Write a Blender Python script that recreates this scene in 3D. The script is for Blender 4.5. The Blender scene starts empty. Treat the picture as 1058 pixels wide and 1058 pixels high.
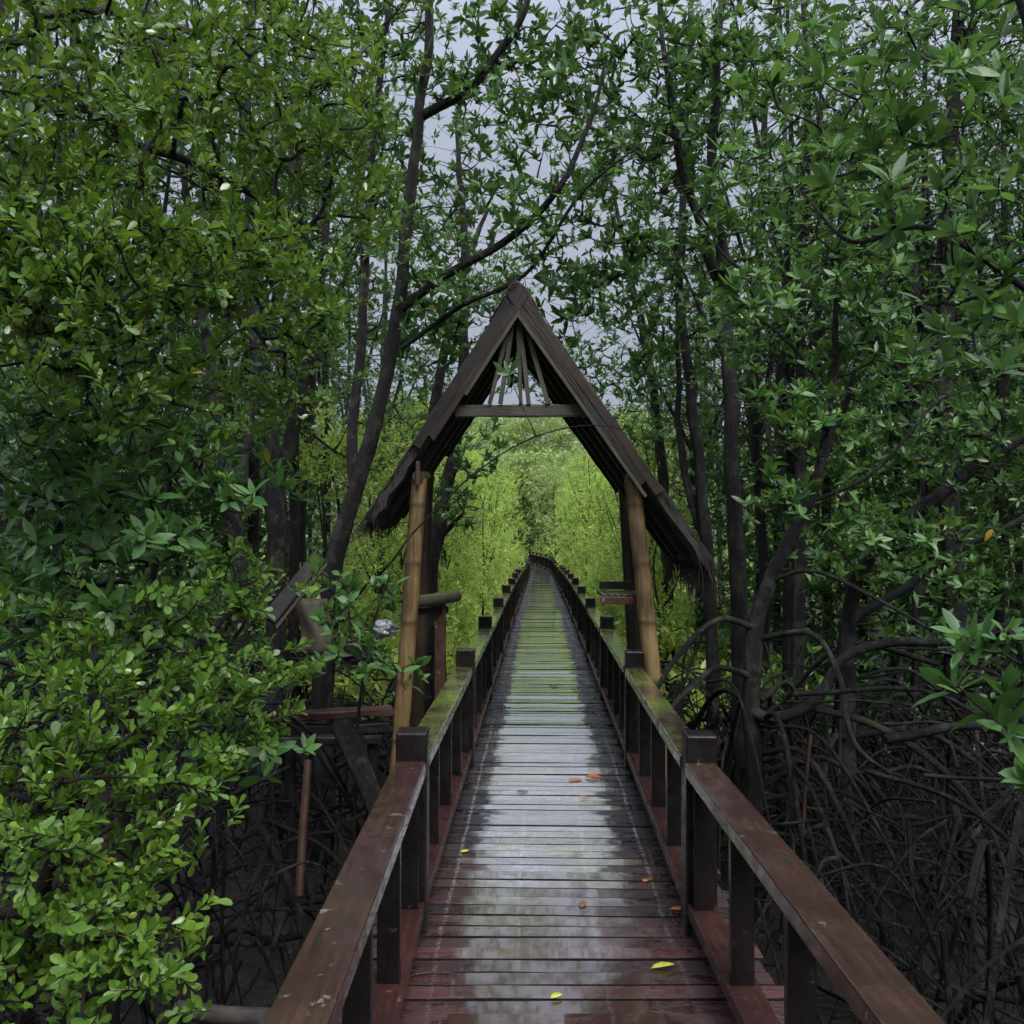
import bpy, bmesh, math, random
import numpy as np
from mathutils import Vector, noise as mnoise

random.seed(7)
rng = np.random.default_rng(11)
R = math.radians
sc = bpy.context.scene
COL = sc.collection
F = 950.0; HC = 1.66; PITCH = math.atan(22 / F)

def at(px, py, Y):
    """point on the photo ray (px,py) at forward distance Y"""
    x = (px - 529) / F; z = (529 - py) / F
    d = np.array([x, math.cos(PITCH) - z * math.sin(PITCH), math.sin(PITCH) + z * math.cos(PITCH)])
    d *= Y / d[1]
    return np.array([d[0], d[1], d[2] + HC])

# ------------------------------------------------------------------ mesh plumbing
class MB:
    def __init__(s):
        s.V = []; s.T = []; s.Q = []; s.TM = []; s.QM = []; s.n = 0; s.uvq = []
    def add(s, V, T=None, Q=None, m=0):
        V = np.asarray(V, float).reshape(-1, 3)
        if T is not None and len(T):
            T = np.asarray(T, int).reshape(-1, 3); s.T.append(T + s.n); s.TM.append(np.full(len(T), m))
        if Q is not None and len(Q):
            Q = np.asarray(Q, int).reshape(-1, 4); s.Q.append(Q + s.n); s.QM.append(np.full(len(Q), m))
        s.V.append(V); s.n += len(V)
    def mesh(s, name, mats, smooth=True):
        V = np.concatenate(s.V) if s.V else np.zeros((0, 3))
        T = np.concatenate(s.T) if s.T else np.zeros((0, 3), int)
        Q = np.concatenate(s.Q) if s.Q else np.zeros((0, 4), int)
        M = np.concatenate((s.TM and [np.concatenate(s.TM)] or []) + (s.QM and [np.concatenate(s.QM)] or []) or [np.zeros(0)])
        me = bpy.data.meshes.new(name)
        me.vertices.add(len(V)); me.vertices.foreach_set('co', V.astype(np.float32).ravel())
        li = np.concatenate([T.ravel(), Q.ravel()]).astype(np.int32)
        me.loops.add(len(li)); me.loops.foreach_set('vertex_index', li)
        nt, nq = len(T), len(Q)
        me.polygons.add(nt + nq)
        st = np.concatenate([np.arange(nt) * 3, nt * 3 + np.arange(nq) * 4]).astype(np.int32)
        me.polygons.foreach_set('loop_start', st)
        me.polygons.foreach_set('material_index', M.astype(np.int32))
        me.polygons.foreach_set('use_smooth', np.full(nt + nq, smooth))
        for m in (mats if isinstance(mats, (list, tuple)) else [mats]): me.materials.append(m)
        me.update(calc_edges=True); me.validate()
        return me

def link(name, me, parent=None, loc=None):
    o = bpy.data.objects.new(name, me); COL.objects.link(o)
    if parent: o.parent = parent
    if loc is not None: o.location = loc
    return o
def tag(o, label=None, cat=None, group=None, kind=None):
    if label: o['label'] = label
    if cat: o['category'] = cat
    if group: o['group'] = group
    if kind: o['kind'] = kind
    return o
def thing(name, label, cat, loc=(0, 0, 0), group=None, kind=None):
    o = link(name, None, None, loc); o.empty_display_size = .1
    return tag(o, label, cat, group, kind)

def crom(P, n=6):
    P = np.asarray(P, float)
    if len(P) < 3: return P if len(P) < 2 else np.array([P[0] + (P[1] - P[0]) * t for t in np.linspace(0, 1, n + 1)])
    E = np.vstack([2 * P[0] - P[1], P, 2 * P[-1] - P[-2]])
    out = []
    for i in range(1, len(E) - 2):
        p0, p1, p2, p3 = E[i - 1:i + 3]
        for t in np.arange(n) / n:
            out.append(.5 * (2 * p1 + (p2 - p0) * t + (2 * p0 - 5 * p1 + 4 * p2 - p3) * t * t + (3 * p1 - p0 - 3 * p2 + p3) * t ** 3))
    out.append(P[-1]); return np.array(out)

def tube(mb, P, rad, sides=6, m=0, rough=0., cap=True):
    P = np.asarray(P, float); n = len(P)
    rad = np.interp(np.linspace(0, 1, n), np.linspace(0, 1, np.size(rad)), np.atleast_1d(rad)) if np.size(rad) != n else np.asarray(rad, float)
    T = np.gradient(P, axis=0); T /= np.linalg.norm(T, axis=1)[:, None] + 1e-9
    ref = np.eye(3)[np.argmin(np.abs(T).sum(0))]
    A = np.cross(T, ref); A /= np.linalg.norm(A, axis=1)[:, None] + 1e-9
    B = np.cross(T, A)
    th = np.arange(sides) * 2 * np.pi / sides
    rr = rad[:, None] * np.ones(sides)
    if rough: rr = rr * (1 + rough * rng.normal(0, 1, (n, sides)))
    V = P[:, None] + rr[..., None] * (np.cos(th)[None, :, None] * A[:, None] + np.sin(th)[None, :, None] * B[:, None])
    i = np.arange(n - 1)[:, None] * sides; j = np.arange(sides)[None]; k = (j + 1) % sides
    Q = np.stack([i + j, i + k, i + sides + k, i + sides + j], -1).reshape(-1, 4)
    V = V.reshape(-1, 3); Tt = []
    if cap:
        a = n * sides; V = np.vstack([V, V[:sides], V[a - sides:a], P[0], P[-1]]); b = a + 2 * sides
        for q in range(sides):
            Tt.append((b, a + (q + 1) % sides, a + q)); Tt.append((b + 1, a + sides + q, a + sides + (q + 1) % sides))
    mb.add(V, Tt, Q, m)

def bbox(mb, c, s, bev=.004, rot=None, m=0):
    """bevelled box: centre c, full size s, optional 3x3 rotation"""
    bm = bmesh.new(); bmesh.ops.create_cube(bm, size=1)
    bmesh.ops.scale(bm, vec=s, verts=bm.verts)
    if bev: bmesh.ops.bevel(bm, geom=bm.edges[:], offset=bev, segments=2, affect='EDGES', profile=.5)
    bm.verts.index_update()
    V = np.array([v.co[:] for v in bm.verts]); T = []; Q = []
    for f in bm.faces:
        ix = [v.index for v in f.verts]
        (T if len(ix) == 3 else Q).append(ix)
    bm.free()
    if rot is not None: V = V @ np.asarray(rot).T
    mb.add(V + np.asarray(c, float), T, Q, m)

def beam(mb, a, b, w, h, bev=.004, up=(0, 0, 1), m=0, rough=0.):
    """bevelled beam from a to b; w across, h along up"""
    a = np.asarray(a, float); b = np.asarray(b, float); L = np.linalg.norm(b - a); y = (b - a) / L
    u = np.asarray(up, float); x = np.cross(y, u); x /= np.linalg.norm(x); z = np.cross(x, y)
    bbox(mb, (a + b) / 2, (w, L, h), bev, np.stack([x, y, z], 1), m)

def beam_obj(name, a, b, w, h, mat, parent=None, bev=.004, up=(0, 0, 1), origin=None, wear=0.):
    """beam as an object whose local Y runs along the timber, so that its grain does too"""
    from mathutils import Matrix
    a = np.asarray(a, float); b = np.asarray(b, float); L = np.linalg.norm(b - a); y = (b - a) / L
    x = np.cross(y, np.asarray(up, float)); x /= np.linalg.norm(x); z = np.cross(x, y)
    mb = MB(); n = max(2, int(L / .16)) if wear else 1
    if not wear: bbox(mb, (0, L / 2, 0), (w, L, h), bev)
    else:
        V = []
        for i in range(n + 1):
            t = L * i / n; k = wear * (2.2 if i in (0, n) else 1)
            for sx, sz in ((-1, -1), (-1, -.86), (-1, .86), (-.8, 1), (.8, 1), (1, .86), (1, -.86), (.8, -1)):
                V.append((sx * w / 2 + rng.normal(0, wear * .4), t + (rng.normal(0, k) if i in (0, n) else 0), sz * h / 2 + rng.normal(0, wear)))
        Q = [(i * 8 + j, i * 8 + (j + 1) % 8, i * 8 + 8 + (j + 1) % 8, i * 8 + 8 + j) for i in range(n) for j in range(8)]
        for o in (0, n * 8): Q += [(o, o + 1, o + 2, o + 3), (o, o + 3, o + 4, o + 7), (o + 4, o + 5, o + 6, o + 7)]
        mb.add(V, None, Q)
    o = link(name, mb.mesh(name, M[mat], False), parent)
    m = Matrix([list(r) for r in np.stack([x, y, z], 1)]).to_4x4(); m.translation = Vector(a - (np.zeros(3) if origin is None else np.asarray(origin))); o.matrix_local = m
    return o
# ------------------------------------------------------------------ leaves
TMPL = {
 'hi_point': ([0, .2, .5, .8, 1], [0, .72, 1., .62, 0]),
 'hi_round': ([0, .3, .62, .88, 1], [0, .55, 1., .8, 0]),
 'mid': ([0, .5, 1], [0, 1, 0]),
 'mid_round': ([0, .62, 1], [0, 1, 0]),
}
def leaves(mb, P, A, N, L, W, tmpl='hi_point', fold=.25, curl=.15, m=0):
    n = len(P)
    if n == 0: return
    A = A / (np.linalg.norm(A, axis=1)[:, None] + 1e-9)
    N = N - A * (N * A).sum(1)[:, None]; N /= np.linalg.norm(N, axis=1)[:, None] + 1e-9
    S = np.cross(A, N)
    t, hw = TMPL[tmpl]
    L = L[:, None]; W = W[:, None]
    cu = (curl * (rng.random(n) * 1.6 - .3))[:, None]; fo = (fold * (.4 + rng.random(n)))[:, None]
    vs = []
    def mid(tt): return P + A * L * tt - N * cu * L * tt * tt
    vs.append(mid(0))
    for tt, w in zip(t[1:-1], hw[1:-1]):
        c = mid(tt); s = S * W * .5 * w; f = N * fo * W * .5 * w
        vs += [c + s + f, c, c - s + f]
    vs.append(mid(1))
    V = np.stack(vs, 1); k = V.shape[1]
    F_ = [(0, 2, 1), (0, 3, 2)]
    for r in range(len(t) - 3):
        a = 1 + 3 * r; b = a + 3
        F_ += [(a, a + 1, b + 1), (a, b + 1, b), (a + 1, a + 2, b + 2), (a + 1, b + 2, b + 1)]
    a = 1 + 3 * (len(t) - 3)
    F_ += [(a, a + 1, k - 1), (a + 1, a + 2, k - 1)]
    T = (np.arange(n)[:, None, None] * k + np.array(F_)[None]).reshape(-1, 3)
    mb.add(V.reshape(-1, 3), T, None, m)

def unit(v): return v / (np.linalg.norm(v, axis=-1, keepdims=True) + 1e-9)

def rosettes(mb, P, D, spec, m=0):
    """whorls of leaves at tips P pointing along D"""
    D = unit(unit(D) * spec.get('follow', .5) + np.array([0, 0, spec.get('up', .7)]) + rng.normal(0, .5, P.shape))
    k = spec['n']; n = len(P)
    cnt = rng.integers(int(k * .35), k + 2, n)
    idx = np.repeat(np.arange(n), cnt); j = np.concatenate([np.arange(c) for c in cnt]) if n else np.zeros(0)
    ref = np.where(np.abs(D[:, 2:3]) < .9, np.array([[0, 0, 1.]]), np.array([[1., 0, 0]]))
    X = unit(np.cross(D, ref)); Y = np.cross(D, X)
    ph = j * 2.399 + rng.random(len(idx)) * .7 + np.repeat(rng.random(n) * 6.28, cnt)
    el = np.clip(1.25 - j / max(k, 1) * 1.0 + rng.normal(0, .32, len(idx)), -.2, 1.9) if spec.get('outer_low', True) else rng.uniform(.3, 1.3, len(idx))
    el = el[::1]
    rad = X[idx] * np.cos(ph)[:, None] + Y[idx] * np.sin(ph)[:, None]
    A = rad * np.sin(el)[:, None] + D[idx] * np.cos(el)[:, None]
    N = D[idx] * np.sin(el)[:, None] - rad * np.cos(el)[:, None]
    N = N + rng.normal(0, .25, N.shape)
    s = np.repeat(rng.uniform(.6, 1.2, n), cnt) * rng.uniform(.6, 1.15, len(idx))
    sl = spec.get('shoot', .03)
    base = P[idx] - D[idx] * (j / max(k, 1) * sl)[:, None] + A * .006
    leaves(mb, base, A, N, spec['L'] * s, spec['W'] * s * rng.uniform(.85, 1.15, len(idx)), spec['t'], spec.get('fold', .25), spec.get('curl', .2), m)

def sprigs(mb, P, D, spec, m=0):
    """leaves set alternately along a short shoot ending at P"""
    n = len(P); k = spec['n']; sl = spec['shoot']
    D = unit(unit(D) + np.array([0, 0, spec.get('up', .4)]) + rng.normal(0, .35, P.shape))
    idx = np.repeat(np.arange(n), k); j = np.tile(np.arange(k), n)
    ref = np.where(np.abs(D[:, 2:3]) < .9, np.array([[0, 0, 1.]]), np.array([[1., 0, 0]]))
    X = unit(np.cross(D, ref)); Y = np.cross(D, X)
    ph = j * 2.399 + np.repeat(rng.random(n) * 6.28, k) + rng.normal(0, .3, len(idx))
    el = rng.uniform(.55, 1.2, len(idx)) * (1 - .4 * j / k)
    rad = X[idx] * np.cos(ph)[:, None] + Y[idx] * np.sin(ph)[:, None]
    A = rad * np.sin(el)[:, None] + D[idx] * np.cos(el)[:, None] + np.array([0, 0, .12])
    N = D[idx] * .7 - rad * .35 + np.array([0, 0, .55]) + rng.normal(0, .3, A.shape)
    s = np.repeat(rng.uniform(.75, 1.2, n), k) * rng.uniform(.6, 1.1, len(idx))
    base = P[idx] + D[idx] * ((j / k - .6) * sl)[:, None] + rad * .004
    leaves(mb, base, A, N, spec['L'] * s, spec['W'] * s, spec['t'], spec.get('fold', .25), spec.get('curl', .2), m)
    if spec.get('stem', True):
        for p, d in zip(P, D): tube(mb, np.array([p - d * sl * .6, p + d * sl * .38]), [.0022, .0012], 3, 1, cap=False)

BIG = dict(L=.108, W=.038, n=11, t='hi_point', shoot=.05, up=.8, kind='r')        # long glossy whorled leaves
BIGM = dict(BIG, t='mid', n=9, L=.12, W=.046)
SMALL = dict(L=.051, W=.0265, n=15, t='hi_round', shoot=.13, up=.35, kind='s')      # small rounded leaves
SMALLM = dict(SMALL, t='mid_round', n=11, L=.066, W=.034, stem=False)
FAR = dict(L=.12, W=.05, n=11, t='mid_round', shoot=.28, up=.4, kind='s', stem=False)
FARL = dict(L=.17, W=.075, n=10, t='mid', shoot=.4, up=.3, kind='s', stem=False)

def blob_points(blobs, gap=.0, gs=1.1):
    out = []
    for c, r, n in blobs:
        c = np.asarray(c, float); r = np.ones(3) * r; k = 0; tries = 0
        off = Vector(rng.uniform(-50, 50, 3))
        while k < n and tries < n * 12:
            tries += 1
            d = rng.normal(0, 1, 3); d /= np.linalg.norm(d); q = d * rng.random() ** .4
            p = c + q * r
            if gap is not None and mnoise.noise(Vector(p) * gs + off) < gap - .25 * rng.random(): continue
            out.append(p); k += 1
    return np.array(out).reshape(-1, 3)

def grow(mb_crown, skel, pts, spec, twig_r=.003, rmax=.02, leaf_m=0, twig_m=1, sides=4, big_r=None):
    """connect leaf-cluster points to the skeleton by branching twigs, then leaf them"""
    n = len(pts)
    if n == 0: return
    cap = len(skel) + n * 4 + 8
    nodes = np.zeros((cap, 3)); own = np.full(cap, -1); nn = len(skel); nodes[:nn] = skel
    d0 = np.array([np.min(np.linalg.norm(skel - p, axis=1)) for p in pts]); order = np.argsort(d0)
    paths = []; par = []
    for i, q in enumerate(order):
        p = pts[q]; d = np.linalg.norm(nodes[:nn] - p, axis=1)
        d = d + np.maximum(0, nodes[:nn, 2] - p[2]) * .4
        j = int(np.argmin(d)); a = nodes[j]; L = np.linalg.norm(p - a)
        side = rng.normal(0, 1, 3) * L * .10
        m1 = a + (p - a) * .35 + side + np.array([0, 0, -.03 * L]); m2 = a + (p - a) * .72 + side * .8 + np.array([0, 0, -.04 * L])
        pa = np.array([a, m1, m2, p]); paths.append(pa); par.append(own[j])
        nodes[nn:nn + 3] = pa[1:]; own[nn:nn + 3] = i; nn += 3
    cnt = np.ones(n)
    for i in range(n - 1, -1, -1):
        if par[i] >= 0: cnt[par[i]] += cnt[i]
    D = np.zeros((n, 3))
    for i, pa in enumerate(paths):
        r0 = min(rmax, twig_r * (1 + .55 * (cnt[i] - 1) ** .62)); r1 = max(.0016, min(r0 * .5, twig_r))
        tube(mb_crown, crom(pa, 3), np.linspace(r0, r1, 4), 5 if r0 > .006 else sides, twig_m, cap=False)
        D[i] = pa[3] - pa[2]
    P = np.array([pa[3] for pa in paths])
    (rosettes if spec['kind'] == 'r' else sprigs)(mb_crown, P, D, spec, leaf_m)

# ------------------------------------------------------------------ materials
def new_mat(name):
    m = bpy.data.materials.new(name); m.use_nodes = True; nt = m.node_tree
    for n in list(nt.nodes): nt.nodes.remove(n)
    return m, nt
class NT:
    def __init__(s, nt): s.nt = nt
    def n(s, t, **kw):
        x = s.nt.nodes.new(t)
        for k, v in kw.items():
            if k == 'i':
                for kk, vv in v.items():
                    if isinstance(vv, bpy.types.NodeSocket): s.nt.links.new(vv, x.inputs[kk])
                    else: x.inputs[kk].default_value = vv
            else: setattr(x, k, v)
        return x
    def math(s, op, a, b=0., c=0., clamp=False):
        return s.n('ShaderNodeMath', operation=op, use_clamp=clamp, i={0: a, 1: b, 2: c}).outputs[0]
    def noise(s, vec, scale, detail=4, rough=.55, dim='3D'):
        return s.n('ShaderNodeTexNoise', noise_dimensions=dim, i={'Vector': vec, 'Scale': scale, 'Detail': detail, 'Roughness': rough}).outputs['Fac']
    def ramp(s, f, stops, interp='LINEAR'):
        r = s.n('ShaderNodeValToRGB', i={0: f}); cr = r.color_ramp; cr.interpolation = interp
        while len(cr.elements) > 1: cr.elements.remove(cr.elements[-1])
        for k, (p, c) in enumerate(stops):
            e = cr.elements[0] if k == 0 else cr.elements.new(p)
            e.position = p; e.color = (c, c, c, 1) if isinstance(c, (int, float)) else (*c, 1)
        return r.outputs['Color']
    def mix(s, f, a, b, mode='MIX'):
        x = s.n('ShaderNodeMix', data_type='RGBA', blend_type=mode)
        for k, v in ((0, f), (6, a), (7, b)):
            if isinstance(v, bpy.types.NodeSocket): s.nt.links.new(v, x.inputs[k])
            else: x.inputs[k].default_value = (*v, 1) if isinstance(v, tuple) and len(v) == 3 else v
        return x.outputs[2]
    def scale(s, vec, v):
        return s.n('ShaderNodeVectorMath', operation='MULTIPLY', i={0: vec, 1: v}).outputs[0]
    def bump(s, h, strength=.4, dist=.01):
        return s.n('ShaderNodeBump', i={'Height': h, 'Strength': strength, 'Distance': dist}).outputs[0]
    def out(s, sh): s.n('ShaderNodeOutputMaterial', i={'Surface': sh})

def leaf_mat(name, cols, trans, tcol, rough=.27, yellow=.9965, spec=.5):
    m, nt = new_mat(name); g = NT(nt)
    geo = g.n('ShaderNodeNewGeometry'); pos = geo.outputs['Position']; rnd = geo.outputs['Random Per Island']
    big = g.noise(pos, .9, 2)
    f = g.math('ADD', g.math('MULTIPLY', rnd, .6), g.math('MULTIPLY', g.math('SUBTRACT', big, .3), .9), clamp=True)
    st = [(i / (len(cols) - 1), c) for i, c in enumerate(cols)]
    c = g.ramp(f, st)
    r2 = g.math('FRACT', g.math('MULTIPLY', rnd, 37.7))
    isy = g.math('GREATER_THAN', r2, yellow)
    c = g.mix(isy, c, (.42, .24, .02))
    blot = g.noise(pos, 60, 3)
    c = g.mix(g.math('MULTIPLY', g.math('SUBTRACT', blot, .35, clamp=True), .8), c, (.05, .06, .015))
    under = geo.outputs['Backfacing']
    p = g.n('ShaderNodeBsdfPrincipled', i={'Base Color': c, 'Roughness': g.math('ADD', g.math('MULTIPLY', under, .2), g.math('ADD', rough - .08, g.math('MULTIPLY', r2, .18))), 'Specular IOR Level': spec, 'Coat Weight': g.math('MULTIPLY', g.math('SUBTRACT', 1., under), .38), 'Coat Roughness': .10, 'Coat IOR': 1.4,
            'Normal': g.bump(g.noise(pos, 45, 2), .12, .01)})
    tc = g.mix(.6, c, tcol)
    t = g.n('ShaderNodeBsdfTranslucent', i={'Color': tc})
    x = g.n('ShaderNodeMixShader', i={0: trans, 1: p.outputs[0], 2: t.outputs[0]})
    g.out(x.outputs[0]); return m

M = {}
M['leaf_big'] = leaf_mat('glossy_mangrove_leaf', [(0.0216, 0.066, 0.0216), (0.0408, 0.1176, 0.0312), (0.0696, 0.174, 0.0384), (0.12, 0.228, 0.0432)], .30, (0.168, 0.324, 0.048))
M['leaf_deep'] = leaf_mat('deep_mangrove_leaf', [(0.0216, 0.066, 0.0216), (0.0432, 0.1152, 0.0312), (0.078, 0.18, 0.036)], .32, (0.156, 0.3, 0.048), .29)  # close to the big leaf's greens, without its palest tone
M['leaf_small'] = leaf_mat('small_rounded_leaf', [(0.02637, 0.0784, 0.01584), (0.05603, 0.136, 0.0176), (0.09064, 0.192, 0.02112), (0.1442, 0.24, 0.02464)], .34, (0.2142, 0.32, 0.0264), .25, .9985)
M['leaf_lime'] = leaf_mat('hazed_lime_leaf', [(0.1463, 0.2526, 0.04327), (0.2393, 0.3723, 0.06492), (0.3457, 0.4787, 0.08655), (0.4521, 0.5718, 0.1298)], .46, (0.5584, 0.718, 0.1442), .42, .9985)  # lime greens with a pale haze mixed into the leaf colour
M['leaf_far'] = leaf_mat('hazed_far_leaf', [(0.1638, 0.2544, 0.0828), (0.252, 0.3562, 0.1104), (0.3528, 0.4452, 0.1518)], .40, (0.504, 0.6106, 0.1932), .45, 1.1)  # distance haze is put into these paled greens

def bark_mat(name, c0, c1, c2, lich=.5, rough=(.30, .62), spec=.25):
    m, nt = new_mat(name); g = NT(nt)
    pos = g.n('ShaderNodeNewGeometry').outputs['Position']
    st = g.noise(g.scale(pos, (48, 48, 9)), 1., 6, .7); bl = g.noise(pos, 7, 5, .6); fine = g.noise(pos, 130, 3)
    c = g.ramp(st, [(.3, c0), (.55, c1), (.75, c2)])
    c = g.mix(g.ramp(bl, [(.53, 0.), (.60, lich)]), c, (.05, .05, .047))
    c = g.mix(g.ramp(g.noise(pos, 26, 5, .7), [(.58, 0.), (.64, lich)]), c, (.065, .066, .066))
    mossy = g.noise(pos, 3.1, 4)
    c = g.mix(g.ramp(mossy, [(.58, 0.), (.7, .45)]), c, (.045, .06, .02))
    h = g.math('ADD', st, g.math('MULTIPLY', fine, .4))
    p = g.n('ShaderNodeBsdfPrincipled', i={'Base Color': c, 'Specular IOR Level': spec, 'Roughness': g.ramp(bl, [(.3, rough[0]), (.7, rough[1])]), 'Normal': g.bump(h, 1., .03)})
    g.out(p.outputs[0]); return m
M['bark'] = bark_mat('wet_dark_bark', (0.00063, 0.000525, 0.00063), (0.00252, 0.0021, 0.0021), (0.0084, 0.00735, 0.00714), .35)
M['bark_grey'] = bark_mat('grey_bark', (0.001375, 0.001238, 0.001375), (0.0055, 0.004675, 0.004675), (0.01705, 0.01568, 0.01595), .45)
M['twig'] = bark_mat('twig_bark', (0.00539, 0.00441, 0.00392), (0.0147, 0.01225, 0.01078), (0.0343, 0.0294, 0.02548), .25)
M['root'] = bark_mat('prop_root_bark', (0.0012, 0.00105, 0.0012), (0.0042, 0.0039, 0.0042), (0.0135, 0.0132, 0.0144), .3, (.30, .6), .22)

def wood_mat(name, cols, rough=(.25, .55), moss=0., mossy=(.09, .14, .015), grain=(3, 90, 90), white=.0, bump=.35, moss_y=(0, 1), spec=.3):
    m, nt = new_mat(name); g = NT(nt)
    geo = g.n('ShaderNodeNewGeometry'); pos = geo.outputs['Position']
    tc = g.n('ShaderNodeTexCoord').outputs['Object']
    gr = g.noise(g.scale(tc, grain), 1., 5, .6); bl = g.noise(pos, 5.5, 5, .6); fine = g.noise(pos, 80, 4)
    c = g.ramp(g.math('ADD', g.math('MULTIPLY', gr, .55), g.math('MULTIPLY', bl, .45)), [(.3, cols[0]), (.5, cols[1]), (.68, cols[2])])
    nz = g.n('ShaderNodeSeparateXYZ', i={0: geo.outputs['Normal']}).outputs[2]
    if white:
        w = g.ramp(g.noise(pos, 14, 6, .7), [(.62, 0.), (.68, white)])
        c = g.mix(w, c, (.26, .24, .23))
    if moss:
        py = g.n('ShaderNodeSeparateXYZ', i={0: pos}).outputs[1]
        gy = g.n('ShaderNodeMapRange', i={0: py, 1: moss_y[0], 2: moss_y[1], 3: 0., 4: 1.}).outputs[0]
        mm = g.math('MULTIPLY', g.math('ADD', .10, g.math('MULTIPLY', gy, 5.), clamp=True), g.ramp(g.math('ADD', g.noise(pos, 2.1, 5, .65), g.math('MULTIPLY', gy, .22)), [(.50, 0.), (.72, moss)]))
        mm = g.math('MULTIPLY', mm, g.math('GREATER_THAN', nz, .6))
        c = g.mix(mm, c, g.mix(fine, (.05, .085, .012), mossy))
    rg = g.ramp(g.noise(pos, 9, 5, .65), [(.35, rough[0]), (.65, rough[1])])
    p = g.n('ShaderNodeBsdfPrincipled', i={'Base Color': c, 'Roughness': rg, 'Specular IOR Level': spec, 'Coat Weight': g.ramp(g.noise(pos, 13, 5, .7), [(.42, .1), (.56, .9)]) if spec > .5 else 0., 'Coat IOR': 1.8, 'Coat Roughness': .1, 'Normal': g.bump(g.math('ADD', gr, g.math('MULTIPLY', fine, .35)), bump, .006)})
    g.out(p.outputs[0]); return m
M['paint'] = wood_mat('dark_red_painted_timber', [(0.00294, 0.00245, 0.00294), (0.00539, 0.00392, 0.00441), (0.01176, 0.00588, 0.00588)], (.2, .45), grain=(40, 40, 5), white=.12)
M['rail'] = wood_mat('worn_red_handrail_timber', [(.014, .008, .0075), (.030, .0135, .012), (.058, .028, .024)], (.10, .34), moss=.75, mossy=(.17, .23, .03), grain=(60, 4, 60), white=.5, moss_y=(3.7, 7.5), spec=.6)
M['rail_low'] = wood_mat('wet_red_bottom_rail', [(.014, .008, .008), (.030, .012, .011), (.055, .022, .019)], (.16, .45), grain=(60, 4, 60), white=.3)
M['barge'] = wood_mat('weathered_brown_board', [(0.00308, 0.00176, 0.00132), (0.011, 0.00572, 0.00308), (0.0264, 0.01452, 0.00726)], (.4, .7), grain=(56, 4, 56), bump=.7)
M['barge_shade'] = wood_mat('shaded_weathered_board', [(0.00168, 0.0012, 0.00096), (0.0048, 0.00288, 0.00216), (0.012, 0.00672, 0.00408)], (.4, .7), grain=(56, 4, 56), bump=.7)  # darker copy of the barge wood, the left slope's shade painted in
M['greywood'] = wood_mat('grey_weathered_lath', [(0.0135, 0.01215, 0.009), (0.03375, 0.0306, 0.0216), (0.0585, 0.0531, 0.03825)], (.4, .7), moss=.5, mossy=(0.036, 0.0495, 0.0135), grain=(90, 7, 90))
M['redwood'] = wood_mat('reddish_old_plank', [(0.01365, 0.00624, 0.00468), (0.03315, 0.01482, 0.01092), (0.0546, 0.02925, 0.02145)], (.3, .6), grain=(70, 6, 70), white=.35)
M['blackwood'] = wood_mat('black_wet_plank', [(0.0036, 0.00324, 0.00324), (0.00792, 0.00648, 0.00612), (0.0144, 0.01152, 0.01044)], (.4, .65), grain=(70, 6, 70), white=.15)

def bamboo_mat(name, cols):
    m, nt = new_mat(name); g = NT(nt)
    geo = g.n('ShaderNodeNewGeometry'); pos = geo.outputs['Position']
    st = g.noise(g.scale(pos, (60, 60, 3)), 1., 4); bl = g.noise(g.scale(pos, (4, 4, 1.6)), 1., 5, .65)
    z = g.n('ShaderNodeSeparateXYZ', i={0: pos}).outputs[2]
    c = g.ramp(g.math('ADD', g.math('MULTIPLY', st, .35), g.math('MULTIPLY', bl, .65)), [(.38, cols[0]), (.5, cols[1]), (.60, cols[2])])
    ring = g.math('PINGPONG', g.math('ADD', z, 4.02), .21)
    c = g.mix(g.ramp(ring, [(.0, .8), (.03, .0)]), c, (.03, .018, .01))
    p = g.n('ShaderNodeBsdfPrincipled', i={'Base Color': c, 'Roughness': .4, 'Normal': g.bump(st, .2, .004)})
    g.out(p.outputs[0]); return m
M['bamboo'] = bamboo_mat('yellow_brown_bamboo', [(.040, .027, .014), (.115, .074, .031), (.175, .122, .056)])
M['bamboo_dark'] = bamboo_mat('dark_brown_bamboo', [(0.0126, 0.0072, 0.00432), (0.0306, 0.018, 0.01008), (0.0504, 0.0306, 0.0162)])

def thatch_mat():
    m, nt = new_mat('old_palm_thatch'); g = NT(nt)
    geo = g.n('ShaderNodeNewGeometry'); pos = geo.outputs['Position']; rnd = geo.outputs['Random Per Island']
    n1 = g.noise(g.scale(pos, (12, 12, 4)), 3., 5)
    c = g.ramp(g.math('ADD', g.math('MULTIPLY', n1, .6), g.math('MULTIPLY', rnd, .4)), [(.25, (.005, .004, .0035)), (.55, (.014, .0105, .008)), (.85, (.036, .027, .02))])
    p = g.n('ShaderNodeBsdfPrincipled', i={'Base Color': c, 'Roughness': .75, 'Normal': g.bump(n1, .7, .02)})
    g.out(p.outputs[0]); return m
M['thatch'] = thatch_mat()

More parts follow.
